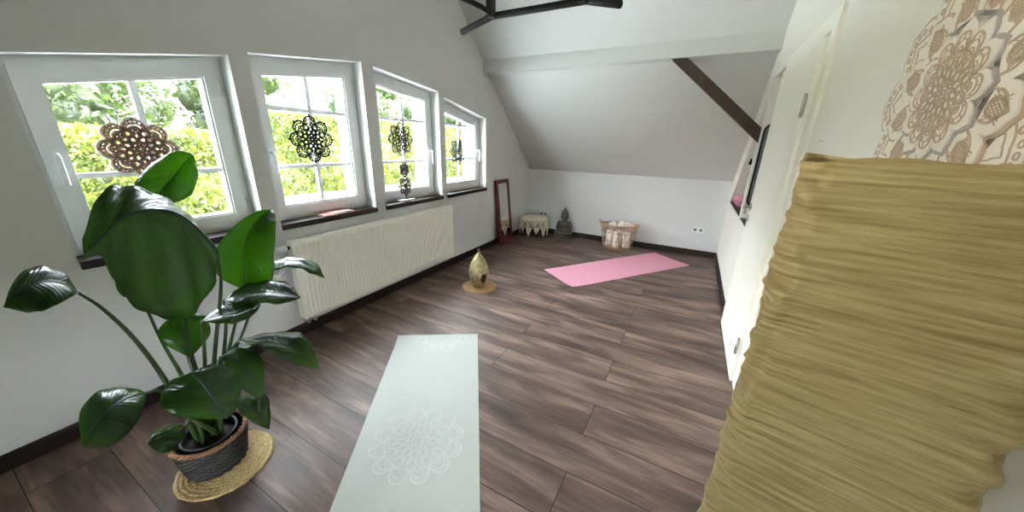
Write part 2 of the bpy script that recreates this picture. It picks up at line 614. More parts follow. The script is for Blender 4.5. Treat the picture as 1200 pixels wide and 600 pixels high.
# ------------------------------------------------------------------ the room
SPOT_W = 3.6
XL, YF, YN = -2.50, 5.25, -1.01            # window wall, far knee wall, near knee wall
KNEE, K = 1.045, 0.95                      # knee-wall height and roof rise per metre
ZC = 2.95                                  # flat ceiling between the roof slopes
YM = (YF + YN) / 2
TY = YF - (ZC - KNEE) / K                  # where the far slope meets the flat ceiling
TN = YN + (ZC - KNEE) / K
RW_O, RW_A = (0.45, 2.2), 0.0115           # the door wall runs very slightly askew
XRF = 0.45 - RW_A * (YF - 2.2)             # its corner at the far wall

def roof(y):
    return min(ZC, KNEE + (YF - y) * K, KNEE + (y - YN) * K)

bm = bmesh.new()
box(bm, -2.9, 1.2, -1.3, 5.6, -0.25, 0.0)
struct(link('floor', bm, M['floor']))

bm = bmesh.new()
box(bm, XL - 0.38, 1.0, YF, YF + 0.3, -0.2, KNEE + 0.12)
struct(link('wall_far', bm, M['wall']))
NW0, NW1, NZ0, NZ1 = -1.25, -0.35, 0.25, 0.85      # unseen low window added to light the room from behind
bm = bmesh.new()
box(bm, XL - 0.38, NW0, YN - 0.25, YN, -0.2, KNEE + 0.12)
box(bm, NW1, 1.0, YN - 0.25, YN, -0.2, KNEE + 0.12)
box(bm, NW0, NW1, YN - 0.25, YN, -0.2, NZ0)
box(bm, NW0, NW1, YN - 0.25, YN, NZ1, KNEE + 0.12)
struct(link('wall_near', bm, M['wall']))
nw = struct(empty('window_5', (0, 0, 0)))
bm = bmesh.new()
for x0, x1 in ((NW0, NW0 + 0.07), (NW1 - 0.07, NW1), ((NW0 + NW1) / 2 - 0.05, (NW0 + NW1) / 2 + 0.05)):
    box(bm, x0, x1, YN - 0.16, YN - 0.09, NZ0, NZ1)
for x0, x1 in ((NW0 + 0.07, (NW0 + NW1) / 2 - 0.05), ((NW0 + NW1) / 2 + 0.05, NW1 - 0.07)):
    box(bm, x0, x1, YN - 0.16, YN - 0.09, NZ0, NZ0 + 0.07)
    box(bm, x0, x1, YN - 0.16, YN - 0.09, NZ1 - 0.07, NZ1)
link('window_frame', bm, M['frame'], nw)
for x0, x1 in ((NW0 + 0.065, (NW0 + NW1) / 2 - 0.045), ((NW0 + NW1) / 2 + 0.045, NW1 - 0.065)):
    bm = bmesh.new()
    box(bm, x0, x1, YN - 0.128, YN - 0.122, NZ0 + 0.065, NZ1 - 0.065)
    link('pane', bm, M['glass'], nw)

# window wall: four openings whose heads follow a shallow arch
WY = [(0.352, 1.160), (1.266, 2.080), (2.190, 3.000), (3.090, 3.908)]
WT = [(1.735, 1.888), (1.922, 2.026), (2.018, 1.930), (1.886, 1.733)]
WB = 0.828
X_OUT = XL - 0.38
bm = bmesh.new()
piers = [(YN - 0.05, WY[0][0])] + [(WY[i][1], WY[i + 1][0]) for i in range(3)] + [(WY[3][1], YF + 0.05)]
def profile(y0, y1):
    ys = sorted({y0, y1, *[v for v in (YN, TN, TY, YF) if y0 < v < y1]})
    return [(y, max(KNEE, roof(y)) + 0.1) for y in ys]
for y0, y1 in piers:
    prism(bm, [(y0, -0.2), (y1, -0.2)] + profile(y0, y1)[::-1], 'x', X_OUT, XL)
for (y0, y1), (z0, z1) in zip(WY, WT):
    box(bm, X_OUT, XL, y0, y1, -0.2, WB)
    prism(bm, [(y0, z0), (y1, z1)] + profile(y0, y1)[::-1], 'x', X_OUT, XL)
struct(link('wall_left', bm, M['wall']))

# roof: far slope, flat ceiling, near slope
def slope_slab(bm, side, x0, x1, ya, yb, t=0.22):
    def z(y):
        return KNEE + ((YF - y) if side > 0 else (y - YN)) * K
    prism(bm, [(ya, z(ya)), (yb, z(yb)), (yb, z(yb) + t), (ya, z(ya) + t)], 'x', x0, x1)
bm = bmesh.new()
slope_slab(bm, 1, X_OUT - 0.3, 1.3, YF + 0.5, TY - 0.25)
struct(link('ceiling', bm, M['slope']))
bm = bmesh.new()
box(bm, X_OUT - 0.3, 1.3, TN - 0.1, TY + 0.1, ZC, ZC + 0.25)
struct(link('ceiling', bm, M['slope']))
bm = bmesh.new()
slope_slab(bm, -1, X_OUT - 0.3, 1.3, YN - 0.3, TN + 0.25)
struct(link('ceiling', bm, M['bounce_cut']))

# unseen spotlight added on the near slope to brighten the door wall
SPX, SPY = -0.9, -0.25
SPZ = KNEE + (SPY - YN) * K
spot = tag(empty('fill_spotlight', (SPX, SPY, SPZ)), 'added unseen spotlight behind the camera that brightens the door wall', 'lamp')
aim = (Vector((0.44, 1.55, 1.75)) - Vector((SPX, SPY, SPZ - 0.12))).normalized()
bm = bmesh.new()
tube(bm, [(0, 0, 0.0), (0, 0, -0.02)], 0.045, 20)
tube(bm, [(0, 0, -0.02), (0, 0, -0.12)], 0.008, 8)
link('lamp_base', bm, M['frame'], spot)
bm = bmesh.new()
c0 = Vector((0, 0, -0.12))
tube(bm, [c0 - aim * 0.07, c0 - aim * 0.065, c0 + aim * 0.02, c0 + aim * 0.05], [0.02, 0.03, 0.034, 0.042], 20)
link('lamp_head', bm, M['frame'], spot)
sl = bpy.data.lights.new('fill_light', 'SPOT')
sl.energy = SPOT_W
sl.color = (1.0, 0.93, 0.82)
sl.spot_size = math.radians(95)
sl.spot_blend = 1.0
sl.shadow_soft_size = 0.03
slo = bpy.data.objects.new('fill_light', sl)
COL.objects.link(slo)
slo.parent = spot
slo.location = c0 + aim * 0.06
slo.rotation_euler = (-aim).to_track_quat('Z', 'Y').to_euler()

# boxed purlin along the far slope
bm = bmesh.new()
PB, PT, PY = 2.238, 2.402, 3.848
yb = YF - (PB - KNEE) / K + 0.03
yt = YF - (PT - KNEE) / K
prism(bm, [(PY, PB), (PY, PT), (yt + 0.02, PT), (yb, PB)], 'x', XL, 0.44)
struct(link('trim_1', bm, M['slope']))

# ------------------------------------------------------------------ door wall (local frame: x = 0 is the wall face, y measured from 2.2 m)
def rw(o):
    o.location = (RW_O[0], RW_O[1], 0)
    o.rotation_euler.z = RW_A
    return o
TW = 0.20                                  # wall thickness
Y0 = 2.2
def ly(y):
    return y - Y0
O1A, O1B, O1Z = 5.08, 3.985, 0.805         # triangular opening under the slope
O2A, O2B, O2T = 3.895, 3.36, 2.035         # tall opening between post and door
D0, D1, DT = 2.30, 3.22, 1.985             # door opening
o1t = O1Z + (O1A - O1B) * 0.97
bm = bmesh.new()
def rprism(poly):
    prism(bm, [(ly(y), z) for y, z in poly], 'x', 0, TW)
rprism([(YN - 0.05, -0.2), (D0, -0.2), (D0, roof(D0) + 0.1), (TN, ZC + 0.1), (YN - 0.05, KNEE + 0.1)])   # near camera up to the door
rprism([(D0, DT), (D1, DT), (D1, roof(D1) + 0.1), (D0, roof(D0) + 0.1)])                                  # above the door
rprism([(D1, -0.2), (O2B, -0.2), (O2B, roof(O2B) + 0.1), (TY, ZC + 0.1), (D1, roof(D1) + 0.1)])
rprism([(O2B, -0.2), (YF + 0.1, -0.2), (YF + 0.1, O1Z), (O2B, O1Z)])                                      # below both openings
rprism([(O2B, O2T), (O2A, O2T), (O2A, roof(O2A) + 0.1), (O2B, roof(O2B) + 0.1)])
rprism([(O2A, O1Z), (O1B, O1Z), (O1B, roof(O1B) + 0.1), (O2A, roof(O2A) + 0.1)])                          # post
rprism([(O1A, O1Z), (YF + 0.1, O1Z), (YF + 0.1, KNEE + 0.1), (O1B, roof(O1B) + 0.1), (O1B, o1t)])
struct(rw(link('wall_right', bm, M['wall_warm_tint'])))
bm = bmesh.new()
box(bm, TW + 0.10, TW + 0.16, ly(D0 - 0.4), ly(YF + 0.2), -0.2, 3.3)
box(bm, TW, TW + 0.10, ly(D0 - 0.4), ly(D0 - 0.34), -0.2, 3.3)
struct(rw(link('wall_niche_back', bm, M['wall'])))
# dark sills of the two openings
for n, (a, b) in enumerate(((O1B, O1A - 0.01), (O2B, O2A))):
    bm = bmesh.new()
    box(bm, 0.002, TW + 0.1, ly(a) + 0.001, ly(b) - 0.001, O1Z, O1Z + 0.012)
    struct(rw(link('trim_%d' % (2 + n), bm, M['dark_wood'])))

# door with casing
door = struct(rw(empty('door_1')))
bm = bmesh.new()
cw, cp = 0.085, 0.018
box(bm, -cp, 0.0, ly(D0 - cw), ly(D0 + 0.004), 0, DT + cw)
box(bm, -cp, 0.0, ly(D1), ly(D1 + 0.06), 0, DT + cw)
box(bm, -cp, 0.0, ly(D0 + 0.004), ly(D1), DT, DT + cw)
box(bm, 0.0, TW, ly(D0), ly(D0 + 0.02), 0, DT)
box(bm, 0.0, TW, ly(D1 - 0.02), ly(D1), 0, DT)
box(bm, 0.0, TW, ly(D0), ly(D1), DT - 0.02, DT)
link('door_casing', bm, M['door'], door)
bm = bmesh.new()
box(bm, -0.022, 0.018, 0.004, 0.885, 0.008, 1.965, 0.003)
leaf = link('door_leaf', bm, M['door'], door, loc=(-0.014, ly(D0 + 0.006), 0), rotz=0.006)
for z in (0.27, 1.66):
    bm = bmesh.new()
    tube(bm, [(-0.032, 0.0, z - 0.05), (-0.032, 0.0, z + 0.05)], 0.0085, 12)
    tube(bm, [(-0.032, 0.0, z - 0.056), (-0.032, 0.0, z - 0.05)], 0.006, 12)
    tube(bm, [(-0.032, 0.0, z + 0.05), (-0.032, 0.0, z + 0.058)], 0.006, 12)
    link('hinge', bm, M['steel'], leaf)
bm = bmesh.new()
HZ = 1.03
tube(bm, [(-0.022, 0.825, HZ), (-0.030, 0.825, HZ)], 0.026, 20)
tube(bm, [(-0.03, 0.825, HZ), (-0.062, 0.825, HZ), (-0.07, 0.815, HZ), (-0.072, 0.80, HZ), (-0.070, 0.70, HZ - 0.002)], [0.010, 0.010, 0.010, 0.010, 0.008], 12)
link('door_handle', bm, M['steel'], leaf)
bm = bmesh.new()
tube(bm, [(-0.022, 0.825, HZ - 0.085), (-0.029, 0.825, HZ - 0.085)], 0.026, 20)
tube(bm, [(-0.029, 0.825, HZ - 0.085), (-0.0295, 0.825, HZ - 0.085)], 0.006, 10)
link('keyhole_rosette', bm, M['steel'], leaf)

# skirting boards
bm = bmesh.new()
prism(bm, [(XL, 0), (XL + 0.016, 0), (XL + 0.016, 0.070), (XL + 0.010, 0.080), (XL, 0.080)], 'y', YN, YF)
struct(link('baseboard_left', bm, M['skirting']))
bm = bmesh.new()
prism(bm, [(YF, 0), (YF - 0.016, 0), (YF - 0.016, 0.070), (YF - 0.010, 0.080), (YF, 0.080)], 'x', XL + 0.016, XRF)
struct(link('baseboard_far', bm, M['skirting']))
bm = bmesh.new()
prism(bm, [(0, 0), (-0.016, 0), (-0.016, 0.070), (-0.010, 0.080), (0, 0.080)], 'y', ly(D1 + 0.06), ly(YF - 0.016))
prism(bm, [(0, 0), (-0.016, 0), (-0.016, 0.070), (-0.010, 0.080), (0, 0.080)], 'y', ly(YN), ly(D0 - cw))
struct(rw(link('baseboard_right', bm, M['skirting'])))

# ------------------------------------------------------------------ windows
FX = XL - 0.115                            # room-side face of the window frame
def trap(y0, y1, zb, za, zc, d):
    """inset trapezoid (y0, y1, bottom, head at y0, head at y1) by d"""
    s = (zc - za) / (y1 - y0)
    return [(y0 + d, zb + d), (y1 - d, zb + d), (y1 - d, zc - s * d - d * 1.01), (y0 + d, za + s * d - d * 1.01)]
def ringprism(bm, A, B, x0, x1):
    for i in range(4):
        j = (i + 1) % 4
        prism(bm, [A[i], A[j], B[j], B[i]], 'x', x0, x1)
def inset2(P, d):
    y0, y1, zb = P[0][0], P[1][0], P[0][1]
    return trap(y0, y1, zb, P[3][1], P[2][1], d)
for i in range(4):
    (y0, y1), (z0, z1) = WY[i], WT[i]
    win = struct(empty('window_%d' % (i + 1), (0, 0, 0)))
    zb = 0.868
    A = trap(y0, y1, zb, z0, z1, 0.0)
    B = inset2(A, 0.035)
    B2 = inset2(A, 0.030)
    Cc = inset2(A, 0.100)
    bm = bmesh.new()
    ringprism(bm, A, B, FX - 0.07, FX)
    link('window_frame', bm, M['frame'], win)
    bm = bmesh.new()
    ringprism(bm, B2, Cc, FX - 0.06, FX + 0.016)
    C2 = inset2(A, 0.112)
    ringprism(bm, inset2(A, 0.099), C2, FX - 0.05, FX + 0.006)
    sash = link('sash', bm, M['frame'], win)
    bm = bmesh.new()
    gy0, gy1 = C2[0][0], C2[1][0]
    def head(y):
        return C2[3][1] + (C2[2][1] - C2[3][1]) * (y - gy0) / (gy1 - gy0)
    ym = (gy0 + gy1) / 2
    for zc in (1.245, 1.632):
        if zc < min(head(gy0), head(gy1)) - 0.02:
            box(bm, FX - 0.034, FX - 0.004, gy0 - 0.005, gy1 + 0.005, zc - 0.013, zc + 0.013)
    if i == 3:
        box(bm, FX - 0.034, FX - 0.004, gy0 - 0.005, gy1 - 0.03, 1.619, 1.645)
    prism(bm, [(ym - 0.0135, C2[0][1] - 0.005), (ym + 0.0135, C2[0][1] - 0.005), (ym + 0.0135, head(ym) + 0.005), (ym - 0.0135, head(ym) + 0.005)], 'x', FX - 0.0335, FX - 0.0045)
    link('muntin', bm, M['muntin'], win)
    bm = bmesh.new()
    G = inset2(A, 0.106)
    prism(bm, G, 'x', FX - 0.022, FX - 0.016)
    link('pane', bm, M['glass'], win)
    bm = bmesh.new()
    box(bm, FX - 0.005, XL + 0.022, y0 + 0.001, y1 - 0.001, WB, 0.868)
    link('window_sill', bm, M['dark_wood'], win)
    bm = bmesh.new()
    box(bm, X_OUT - 0.04, FX - 0.065, y0 + 0.001, y1 - 0.001, WB - 0.01, 0.86)
    link('outer_sill', bm, M['frame'], win)
    # tilt-and-turn handle
    yh = (y1 - 0.068) if i >= 2 else (y0 + 0.068)
    bm = bmesh.new()
    hx = FX + 0.016
    box(bm, hx, hx + 0.010, yh - 0.014, yh + 0.014, 1.30, 1.37, 0.004)
    tube(bm, [(hx + 0.01, yh, 1.345), (hx + 0.04, yh, 1.345), (hx + 0.048, yh, 1.335), (hx + 0.048, yh, 1.325), (hx + 0.046, yh, 1.21)], [0.009, 0.009, 0.010, 0.010, 0.008], 10)
    link('window_handle', bm, M['frame'], win)
    yo = (y0 + 0.033) if i >= 2 else (y1 - 0.033)
    for zh in (1.02, (z0 if i >= 2 else z1) - 0.17):
        bm = bmesh.new()
        tube(bm, [(FX + 0.010, yo, zh - 0.045), (FX + 0.010, yo, zh + 0.045)], 0.008, 10)
        link('window_hinge', bm, M['frame'], win)

# ------------------------------------------------------------------ outside: lawn, hedge, trees, neighbour's house
bm = bmesh.new()
box(bm, -60, -3.2, -30, 60, -1.0, -0.75)
box(bm, -3.2, 20, -30, -1.5, -1.0, -0.75)
struct(link('ground', bm, M['lawn']))

bm = bmesh.new()
box(bm, -9.2, -3.0, -12, 18, -0.76, -0.70)  # unseen pale paving added to bounce sunlight up to the roof slopes
struct(link('bounce_terrace', bm, M['paving']))

def leaf_cards(bm, pts, size, rnd, up=0.4):
    for p in pts:
        s = size * rnd.uniform(0.6, 1.35)
        n = Vector((rnd.uniform(-1, 1), rnd.uniform(-1, 1), rnd.uniform(-0.4, 1)))
        if n.length < 0.1:
            n = Vector((0, 0, 1))
        n.normalize()
        u = n.orthogonal().normalized()
        u = Matrix.Rotation(rnd.uniform(0, 2 * PI), 3, n) @ u
        w = n.cross(u)
        p = Vector(p)
        a = [p - u * s, p - w * s * 0.45 + n * s * 0.1, p + u * s, p + w * s * 0.45 + n * s * 0.1]
        bm.faces.new([bm.verts.new(q) for q in a])

def tree(x, y, h, r, label, seed, zbase=-0.75, crown0=0.2, n=7000, size=0.125):
    rnd = random.Random(seed)
    t = tag(empty('tree', (x, y, zbase)), label, 'tree', 'trees beyond the hedge')
    bm = bmesh.new()
    tube(bm, [(0, 0, 0), (0.05, 0.02, h * 0.3), (-0.03, 0.05, h * 0.6), (0, 0, h * 0.9)], [0.2, 0.16, 0.1, 0.03], 8)
    for k in range(6):
        a = k * 1.1 + rnd.random()
        z = h * (0.3 + 0.08 * k)
        tube(bm, [(0, 0, z), (0.5 * r * math.cos(a), 0.5 * r * math.sin(a), z + 0.12 * h), (0.8 * r * math.cos(a), 0.8 * r * math.sin(a), z + 0.17 * h)], [0.07, 0.05, 0.02], 6)
    link('trunk', bm, M['bark'], t)
    bm = bmesh.new()
    pts = []
    blobs = [(rnd.uniform(-0.55, 0.55) * r, rnd.uniform(-0.55, 0.55) * r, h * rnd.uniform(crown0 + 0.1, 0.9), r * rnd.uniform(0.35, 0.6)) for _ in range(20)]
    for _ in range(n):
        bx, by, bz, br_ = rnd.choice(blobs)
        d = Vector((rnd.gauss(0, 1), rnd.gauss(0, 1), rnd.gauss(0, 1))).normalized() * br_ * rnd.uniform(0.7, 1.05)
        pts.append((bx + d.x, by + d.y, max(0.2, bz + d.z * 0.9)))
    for bx, by, bz, br_ in blobs:
        ball(bm, (bx, by, max(br_ * 0.7, bz)), br_ * 0.72, 10, 7)
    leaf_cards(bm, pts, size, rnd)
    link('crown', bm, M['tree'], t)
    return t

def hedge(x, ya, yb, h, d, seed, label, n=7000, size=0.10):
    rnd = random.Random(seed)
    bm = bmesh.new()
    ny, nz = max(6, int((yb - ya) / 0.4)), 8
    # a lumpy clipped body, thick in x, with leaves standing off every face
    box(bm, x - d * 0.45, x + d * 0.42, ya + 0.1, yb - 0.1, 0.0, h - 0.1)
    pts = []
    for _ in range(n):
        y = rnd.uniform(ya, yb)
        if rnd.random() < 0.72:
            z = rnd.uniform(0.05, h)
            px = x + d / 2 + 0.10 * math.sin(y * 2.1 + z * 1.7) + rnd.uniform(-0.14, 0.06)
        else:
            z = h + 0.07 * math.sin(y * 3.1) + rnd.uniform(-0.1, 0.08)
            px = x + rnd.uniform(-d / 2, d / 2)
        pts.append((px, y, z))
    leaf_cards(bm, pts, size, rnd)
    o = link('hedge', bm, M['hedge'], loc=(0, 0, -0.75))
    return tag(o, label, 'hedge')

hedge(-14.6, 6.2, 26.0, 3.05, 1.4, 11, 'clipped green hedge across the lawn behind the second window', 24000, 0.085)
hedge(-13.2, -6.0, 5.6, 2.2, 1.6, 12, 'lower loose hedge seen through the leftmost window', 15000, 0.085)
for k, a in enumerate([
        (-18.5, 3.6, 6.4, 2.2, 'broad green tree behind the lower hedge, middle of the leftmost window'),
        (-19.5, -1.2, 6.8, 2.2, 'dense tree at the left side of the leftmost window'),
        (-19.0, -7.0, 6.6, 2.2, 'tree beyond the left edge of the leftmost window'),
        (-20.5, 9.3, 6.6, 2.3, 'leafy tree left of the pale roof through the second window'),
        (-18.5, 15.6, 6.3, 2.0, 'bushy tree right of the neighbouring house at the left of the third window'),
        (-18.8, 20.6, 6.5, 2.2, 'tree behind the hedge at the right of the third window'),
        (-18.5, 26.6, 6.6, 2.4, 'tree behind the hedge at the left of the rightmost window'),
        (-18.5, 33.0, 6.6, 2.7, 'most distant tree, at the right of the rightmost window'),
        (-25.5, 6.2, 7.6, 3.2, 'taller tree in the back row at the right of the leftmost window'),
        (-26.0, -0.6, 7.8, 3.4, 'tallest tree in the back row at the left of the leftmost window')]):
    tree(a[0], a[1], a[2], a[3], a[4], 20 + k)

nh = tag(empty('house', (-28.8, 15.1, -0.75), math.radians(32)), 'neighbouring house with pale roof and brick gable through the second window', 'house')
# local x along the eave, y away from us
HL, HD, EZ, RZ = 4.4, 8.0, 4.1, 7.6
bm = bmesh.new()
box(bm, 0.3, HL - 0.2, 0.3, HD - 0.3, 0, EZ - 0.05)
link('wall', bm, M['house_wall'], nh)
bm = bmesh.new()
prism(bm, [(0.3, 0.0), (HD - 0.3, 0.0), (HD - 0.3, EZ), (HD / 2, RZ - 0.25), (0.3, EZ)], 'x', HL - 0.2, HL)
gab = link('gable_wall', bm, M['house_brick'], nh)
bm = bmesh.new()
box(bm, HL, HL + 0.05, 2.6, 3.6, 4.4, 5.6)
gw = link('window', bm, M['roof_darkened'], gab)
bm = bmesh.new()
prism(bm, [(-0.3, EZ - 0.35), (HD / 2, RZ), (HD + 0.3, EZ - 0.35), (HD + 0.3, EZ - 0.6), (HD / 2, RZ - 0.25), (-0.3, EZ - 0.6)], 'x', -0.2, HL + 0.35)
link('roof', bm, M['roof_darkened'], nh)
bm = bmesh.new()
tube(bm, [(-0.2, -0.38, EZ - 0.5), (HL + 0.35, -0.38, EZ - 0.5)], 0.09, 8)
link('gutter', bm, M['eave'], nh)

# ------------------------------------------------------------------ tall paper lamp beside the camera
def paper_lamp():
    w, H = 0.25, 1.440
    lampo = tag(empty('floor_lamp', (0.258, 0.642, 0), math.radians(-12)), 'tall square column lamp of crinkled straw-coloured paper beside the door wall', 'lamp')
    rnd = random.Random(3)
    NZ, NP = 620, 176
    hw, rc = w / 2, 0.028
    per = []                                # rounded square outline with normals
    side = (w - 2 * rc)
    arc = rc * PI / 2
    tot = 4 * (side + arc)
    for i in range(NP):
        d = i / NP * tot
        k = int(d // (side + arc))
        d -= k * (side + arc)
        if d < side:
            p = Vector((-hw + rc + d, -hw))
            nrm = Vector((0, -1))
        else:
            a = (d - side) / rc
            nrm = Vector((math.sin(a), -math.cos(a)))
            p = Vector((hw - rc, -hw + rc)) + nrm * rc
        R = Matrix.Rotation(k * PI / 2, 2)
        per.append((R @ p, R @ nrm, i / NP * tot))
    # horizontal creases, each a long shallow fold that wanders in height around the column
    creases = []
    for _ in range(170):
        creases.append((rnd.uniform(-0.05, H + 0.05), rnd.uniform(-0.05, 0.05), rnd.uniform(0, tot), rnd.uniform(0.12, 0.5),
                        rnd.uniform(0.002, 0.007), rnd.choice((-1, 1, 1)) * rnd.uniform(0.0005, 0.0016)))
    for _ in range(520):                    # fine sharp wrinkles between the folds
        creases.append((rnd.uniform(0.0, H), rnd.uniform(-0.12, 0.12), rnd.uniform(0, tot), rnd.uniform(0.03, 0.16),
                        rnd.uniform(0.0014, 0.0030), rnd.choice((-1, 1)) * rnd.uniform(0.0006, 0.0015)))
    cc = [(c, rnd.uniform(0, 6.28)) for c in creases]
    bm = bmesh.new()
    grid = []
    for j in range(NZ + 1):
        z = 0.03 + (H - 0.03) * j / NZ
        row = []
        near = [q for q in cc if abs(q[0][0] - z) < 0.05]
        for p, nrm, s in per:
            off = 0.0
            for (cz, sl, cs, ln, cwid, amp), ph in near:
                ds = (s - cs + tot / 2) % tot - tot / 2
                if abs(ds) > 1.5 * ln:
                    continue
                fall = math.exp(-(ds / ln) ** 4)
                zz_ = cz + sl * ds + 0.008 * math.sin(ds * 14 + ph)
                u = (z - zz_) / cwid
                if abs(u) < 3:
                    off += amp * fall * math.exp(-u * u)
            # crumpled along the corners, where the paper is gathered
            corner = max(0, 1 - abs((s % (side + arc)) - side - arc / 2) / 0.05)
            off += corner * (0.0060 * math.sin(z * 70 + 4 * math.sin(s * 30 + z * 11)) + 0.0035 * math.sin(z * 173 + 5 * math.sin(z * 19))) + 0.0012 * math.sin(z * 210 + s * 9 + 3 * math.sin(z * 13))
            sag = 0.0015 * math.sin(z * 26)
            row.append(bm.verts.new((p.x + nrm.x * (off + sag), p.y + nrm.y * (off + sag), z + (0.004 * math.sin(s * 11) + 0.003 * math.sin(s * 47)) * (1 if j == NZ else 0))))
        grid.append(row)
    for j in range(NZ):
        for i in range(NP):
            f = bm.faces.new((grid[j][i], grid[j][(i + 1) % NP], grid[j + 1][(i + 1) % NP], grid[j + 1][i]))
            f.smooth = True
    link('paper_shade', bm, M['paper'], lampo, True)
    bm = bmesh.new()
    for z in (0.04, 1.40):
        box(bm, -hw + 0.012, hw - 0.012, -hw + 0.012, -hw + 0.018, z, z + 0.006)
        box(bm, -hw + 0.012, hw - 0.012, hw - 0.018, hw - 0.012, z, z + 0.006)
        box(bm, -hw + 0.012, -hw + 0.018, -hw + 0.018, hw - 0.018, z, z + 0.006)
        box(bm, hw - 0.018, hw - 0.012, -hw + 0.018, hw - 0.018, z, z + 0.006)
    for sx in (-1, 1):
        for sy in (-1, 1):
            tube(bm, [(sx * (hw - 0.02), sy * (hw - 0.02), 0), (sx * (hw - 0.02), sy * (hw - 0.02), 1.40)], 0.003, 6)
    link('wire_frame', bm, M['black_metal'], lampo)
    bm = bmesh.new()
    tube(bm, [(0, 0, 0.0), (0, 0, 0.02)], 0.09, 24)
    tube(bm, [(0, 0, 0.02), (0, 0, 0.34)], 0.008, 8)
    tube(bm, [(0, 0, 0.34), (0, 0, 0.40)], 0.02, 12)
    link('lamp_base', bm, M['black_metal'], lampo)
    bm = bmesh.new()
    ball(bm, (0, 0, 0.45), (0.035, 0.035, 0.05))
    link('bulb', bm, M['bulb'], lampo)
paper_lamp()

# ------------------------------------------------------------------ yoga mats
def printed_mat():
    ax = Vector((0.826, 0.564, 0)).normalized()      # across
    al = Vector((ax.y, -ax.x, 0))                    # along, towards the camera
    far = Vector((-1.5695, 1.7685, 0))
    Lm, Wm = 1.83, 0.612
    ctr = far + al * (Lm / 2)
    o = tag(empty('yoga_mat', (ctr.x, ctr.y, 0), math.atan2(ax.y, ax.x)), 'pale grey-green yoga mat with a white mandala print in the foreground', 'yoga mat')
    bm = bmesh.new()
    NX, NY = 12, 60
    def zt(x, y):                                    # the far edge curls up a little, most at its left corner
        e = max(0.0, (y - (Lm / 2 - 0.10)) / 0.10)
        return 0.004 + e * e * (0.006 + 0.010 * (0.5 - x / Wm))
    T, B = [], []
    for j in range(NY + 1):
        y = -Lm / 2 + Lm * j / NY
        T.append([bm.verts.new((-Wm / 2 + Wm * i / NX, y, zt(-Wm / 2 + Wm * i / NX, y))) for i in range(NX + 1)])
        B.append([bm.verts.new((-Wm / 2 + Wm * i / NX, y, zt(-Wm / 2 + Wm * i / NX, y) - 0.004)) for i in range(NX + 1)])
    for j in range(NY):
        for i in range(NX):
            bm.faces.new((T[j][i], T[j][i + 1], T[j + 1][i + 1], T[j + 1][i]))
            bm.faces.new((B[j][i], B[j + 1][i], B[j + 1][i + 1], B[j][i + 1]))
    for j in range(NY):
        for i in (0, NX):
            bm.faces.new((T[j][i], B[j][i], B[j + 1][i], T[j + 1][i]))
    for i in range(NX):
        for j in (0, NY):
            bm.faces.new((T[j][i], T[j][i + 1], B[j][i + 1], B[j][i]))
    link('mat_sheet', bm, M['cream_mat'], o)
    bm = bmesh.new()
    c = Vector((-1.016, 0.952, 0)) - ctr
    u, v = c.dot(ax), -c.dot(al)
    t = bmesh.new()
    mandala(t, 0.245, 12, 0.0036, 0.0004, False, 5)
    merge(bm, t, Matrix.Translation((u, v, 0.0042)) @ Matrix.Rotation(0.2, 4, 'Z'))
    pr = link('mandala_print', bm, M['mat_print'], o)
    pr['label'] = 'large white mandala printed on the mat'
    # a half rosette cut off by the far edge
    bm = bmesh.new()
    Rr = 0.23
    n = 12
    st = 2 * PI / n
    vy = Lm / 2 - 0.004
    for i in range(n):
        a = PI + (i + 0.5) * PI / n * 1.0
        if i % 2 == 0:
            aa = PI + (i / 2 + 0.5) * st
            for f0, f1, h in ((0.60, 0.92, 0.5), (0.56, 0.78, 0.36), (0.36, 0.60, 0.42)):
                pts = [(x, min(0, y)) for x, y in scallop(aa, f0 * Rr, f1 * Rr, st * h)]
                t = bmesh.new()
                ribbon(t, pts, 0.0036, 0.0004, 0.0042)
                merge(bm, t, Matrix.Translation((0.04, vy - 0.10 * 0 - 0.012, 0)))
    for f in (0.30, 0.56):
        t = bmesh.new()
        ribbon(t, [(f * Rr * math.cos(PI + PI * k / 30), f * Rr * math.sin(PI + PI * k / 30)) for k in range(31)], 0.0036, 0.0004, 0.0042)
        merge(bm, t, Matrix.Translation((0.04, vy - 0.012, 0)))
    for vv in bm.verts:
        vv.co.z = zt(vv.co.x, vv.co.y) + (0.0002 if vv.co.z < 0.0044 else 0.0006)
    pr = link('mandala_print', bm, M['mat_print'], o)
    pr['label'] = 'part of a white mandala cut off by the far mat edge'
printed_mat()

def pink_mat():
    # corners measured on the floor
    ctr = Vector((-0.668, 4.14, 0))
    ang = math.atan2(5.598 - 3.946, -0.383 + 1.58)
    o = tag(empty('yoga_mat', (ctr.x, ctr.y, 0), ang), 'plain pink yoga mat lying near the far wall', 'yoga mat')
    bm = bmesh.new()
    box(bm, -0.92, 0.92, -0.29, 0.29, 0.0, 0.006, 0.002)
    bmesh.ops.subdivide_edges(bm, edges=[e for e in bm.edges if e.calc_length() > 0.4], cuts=20, use_grid_fill=True)
    for v in bm.verts:
        e = max(0, (-v.co.x - 0.80) / 0.12)
        f = max(0, (v.co.y * -1 - 0.2) / 0.09)
        v.co.z += 0.010 * e * e * f
    link('mat_sheet', bm, M['pink'], o)
pink_mat()

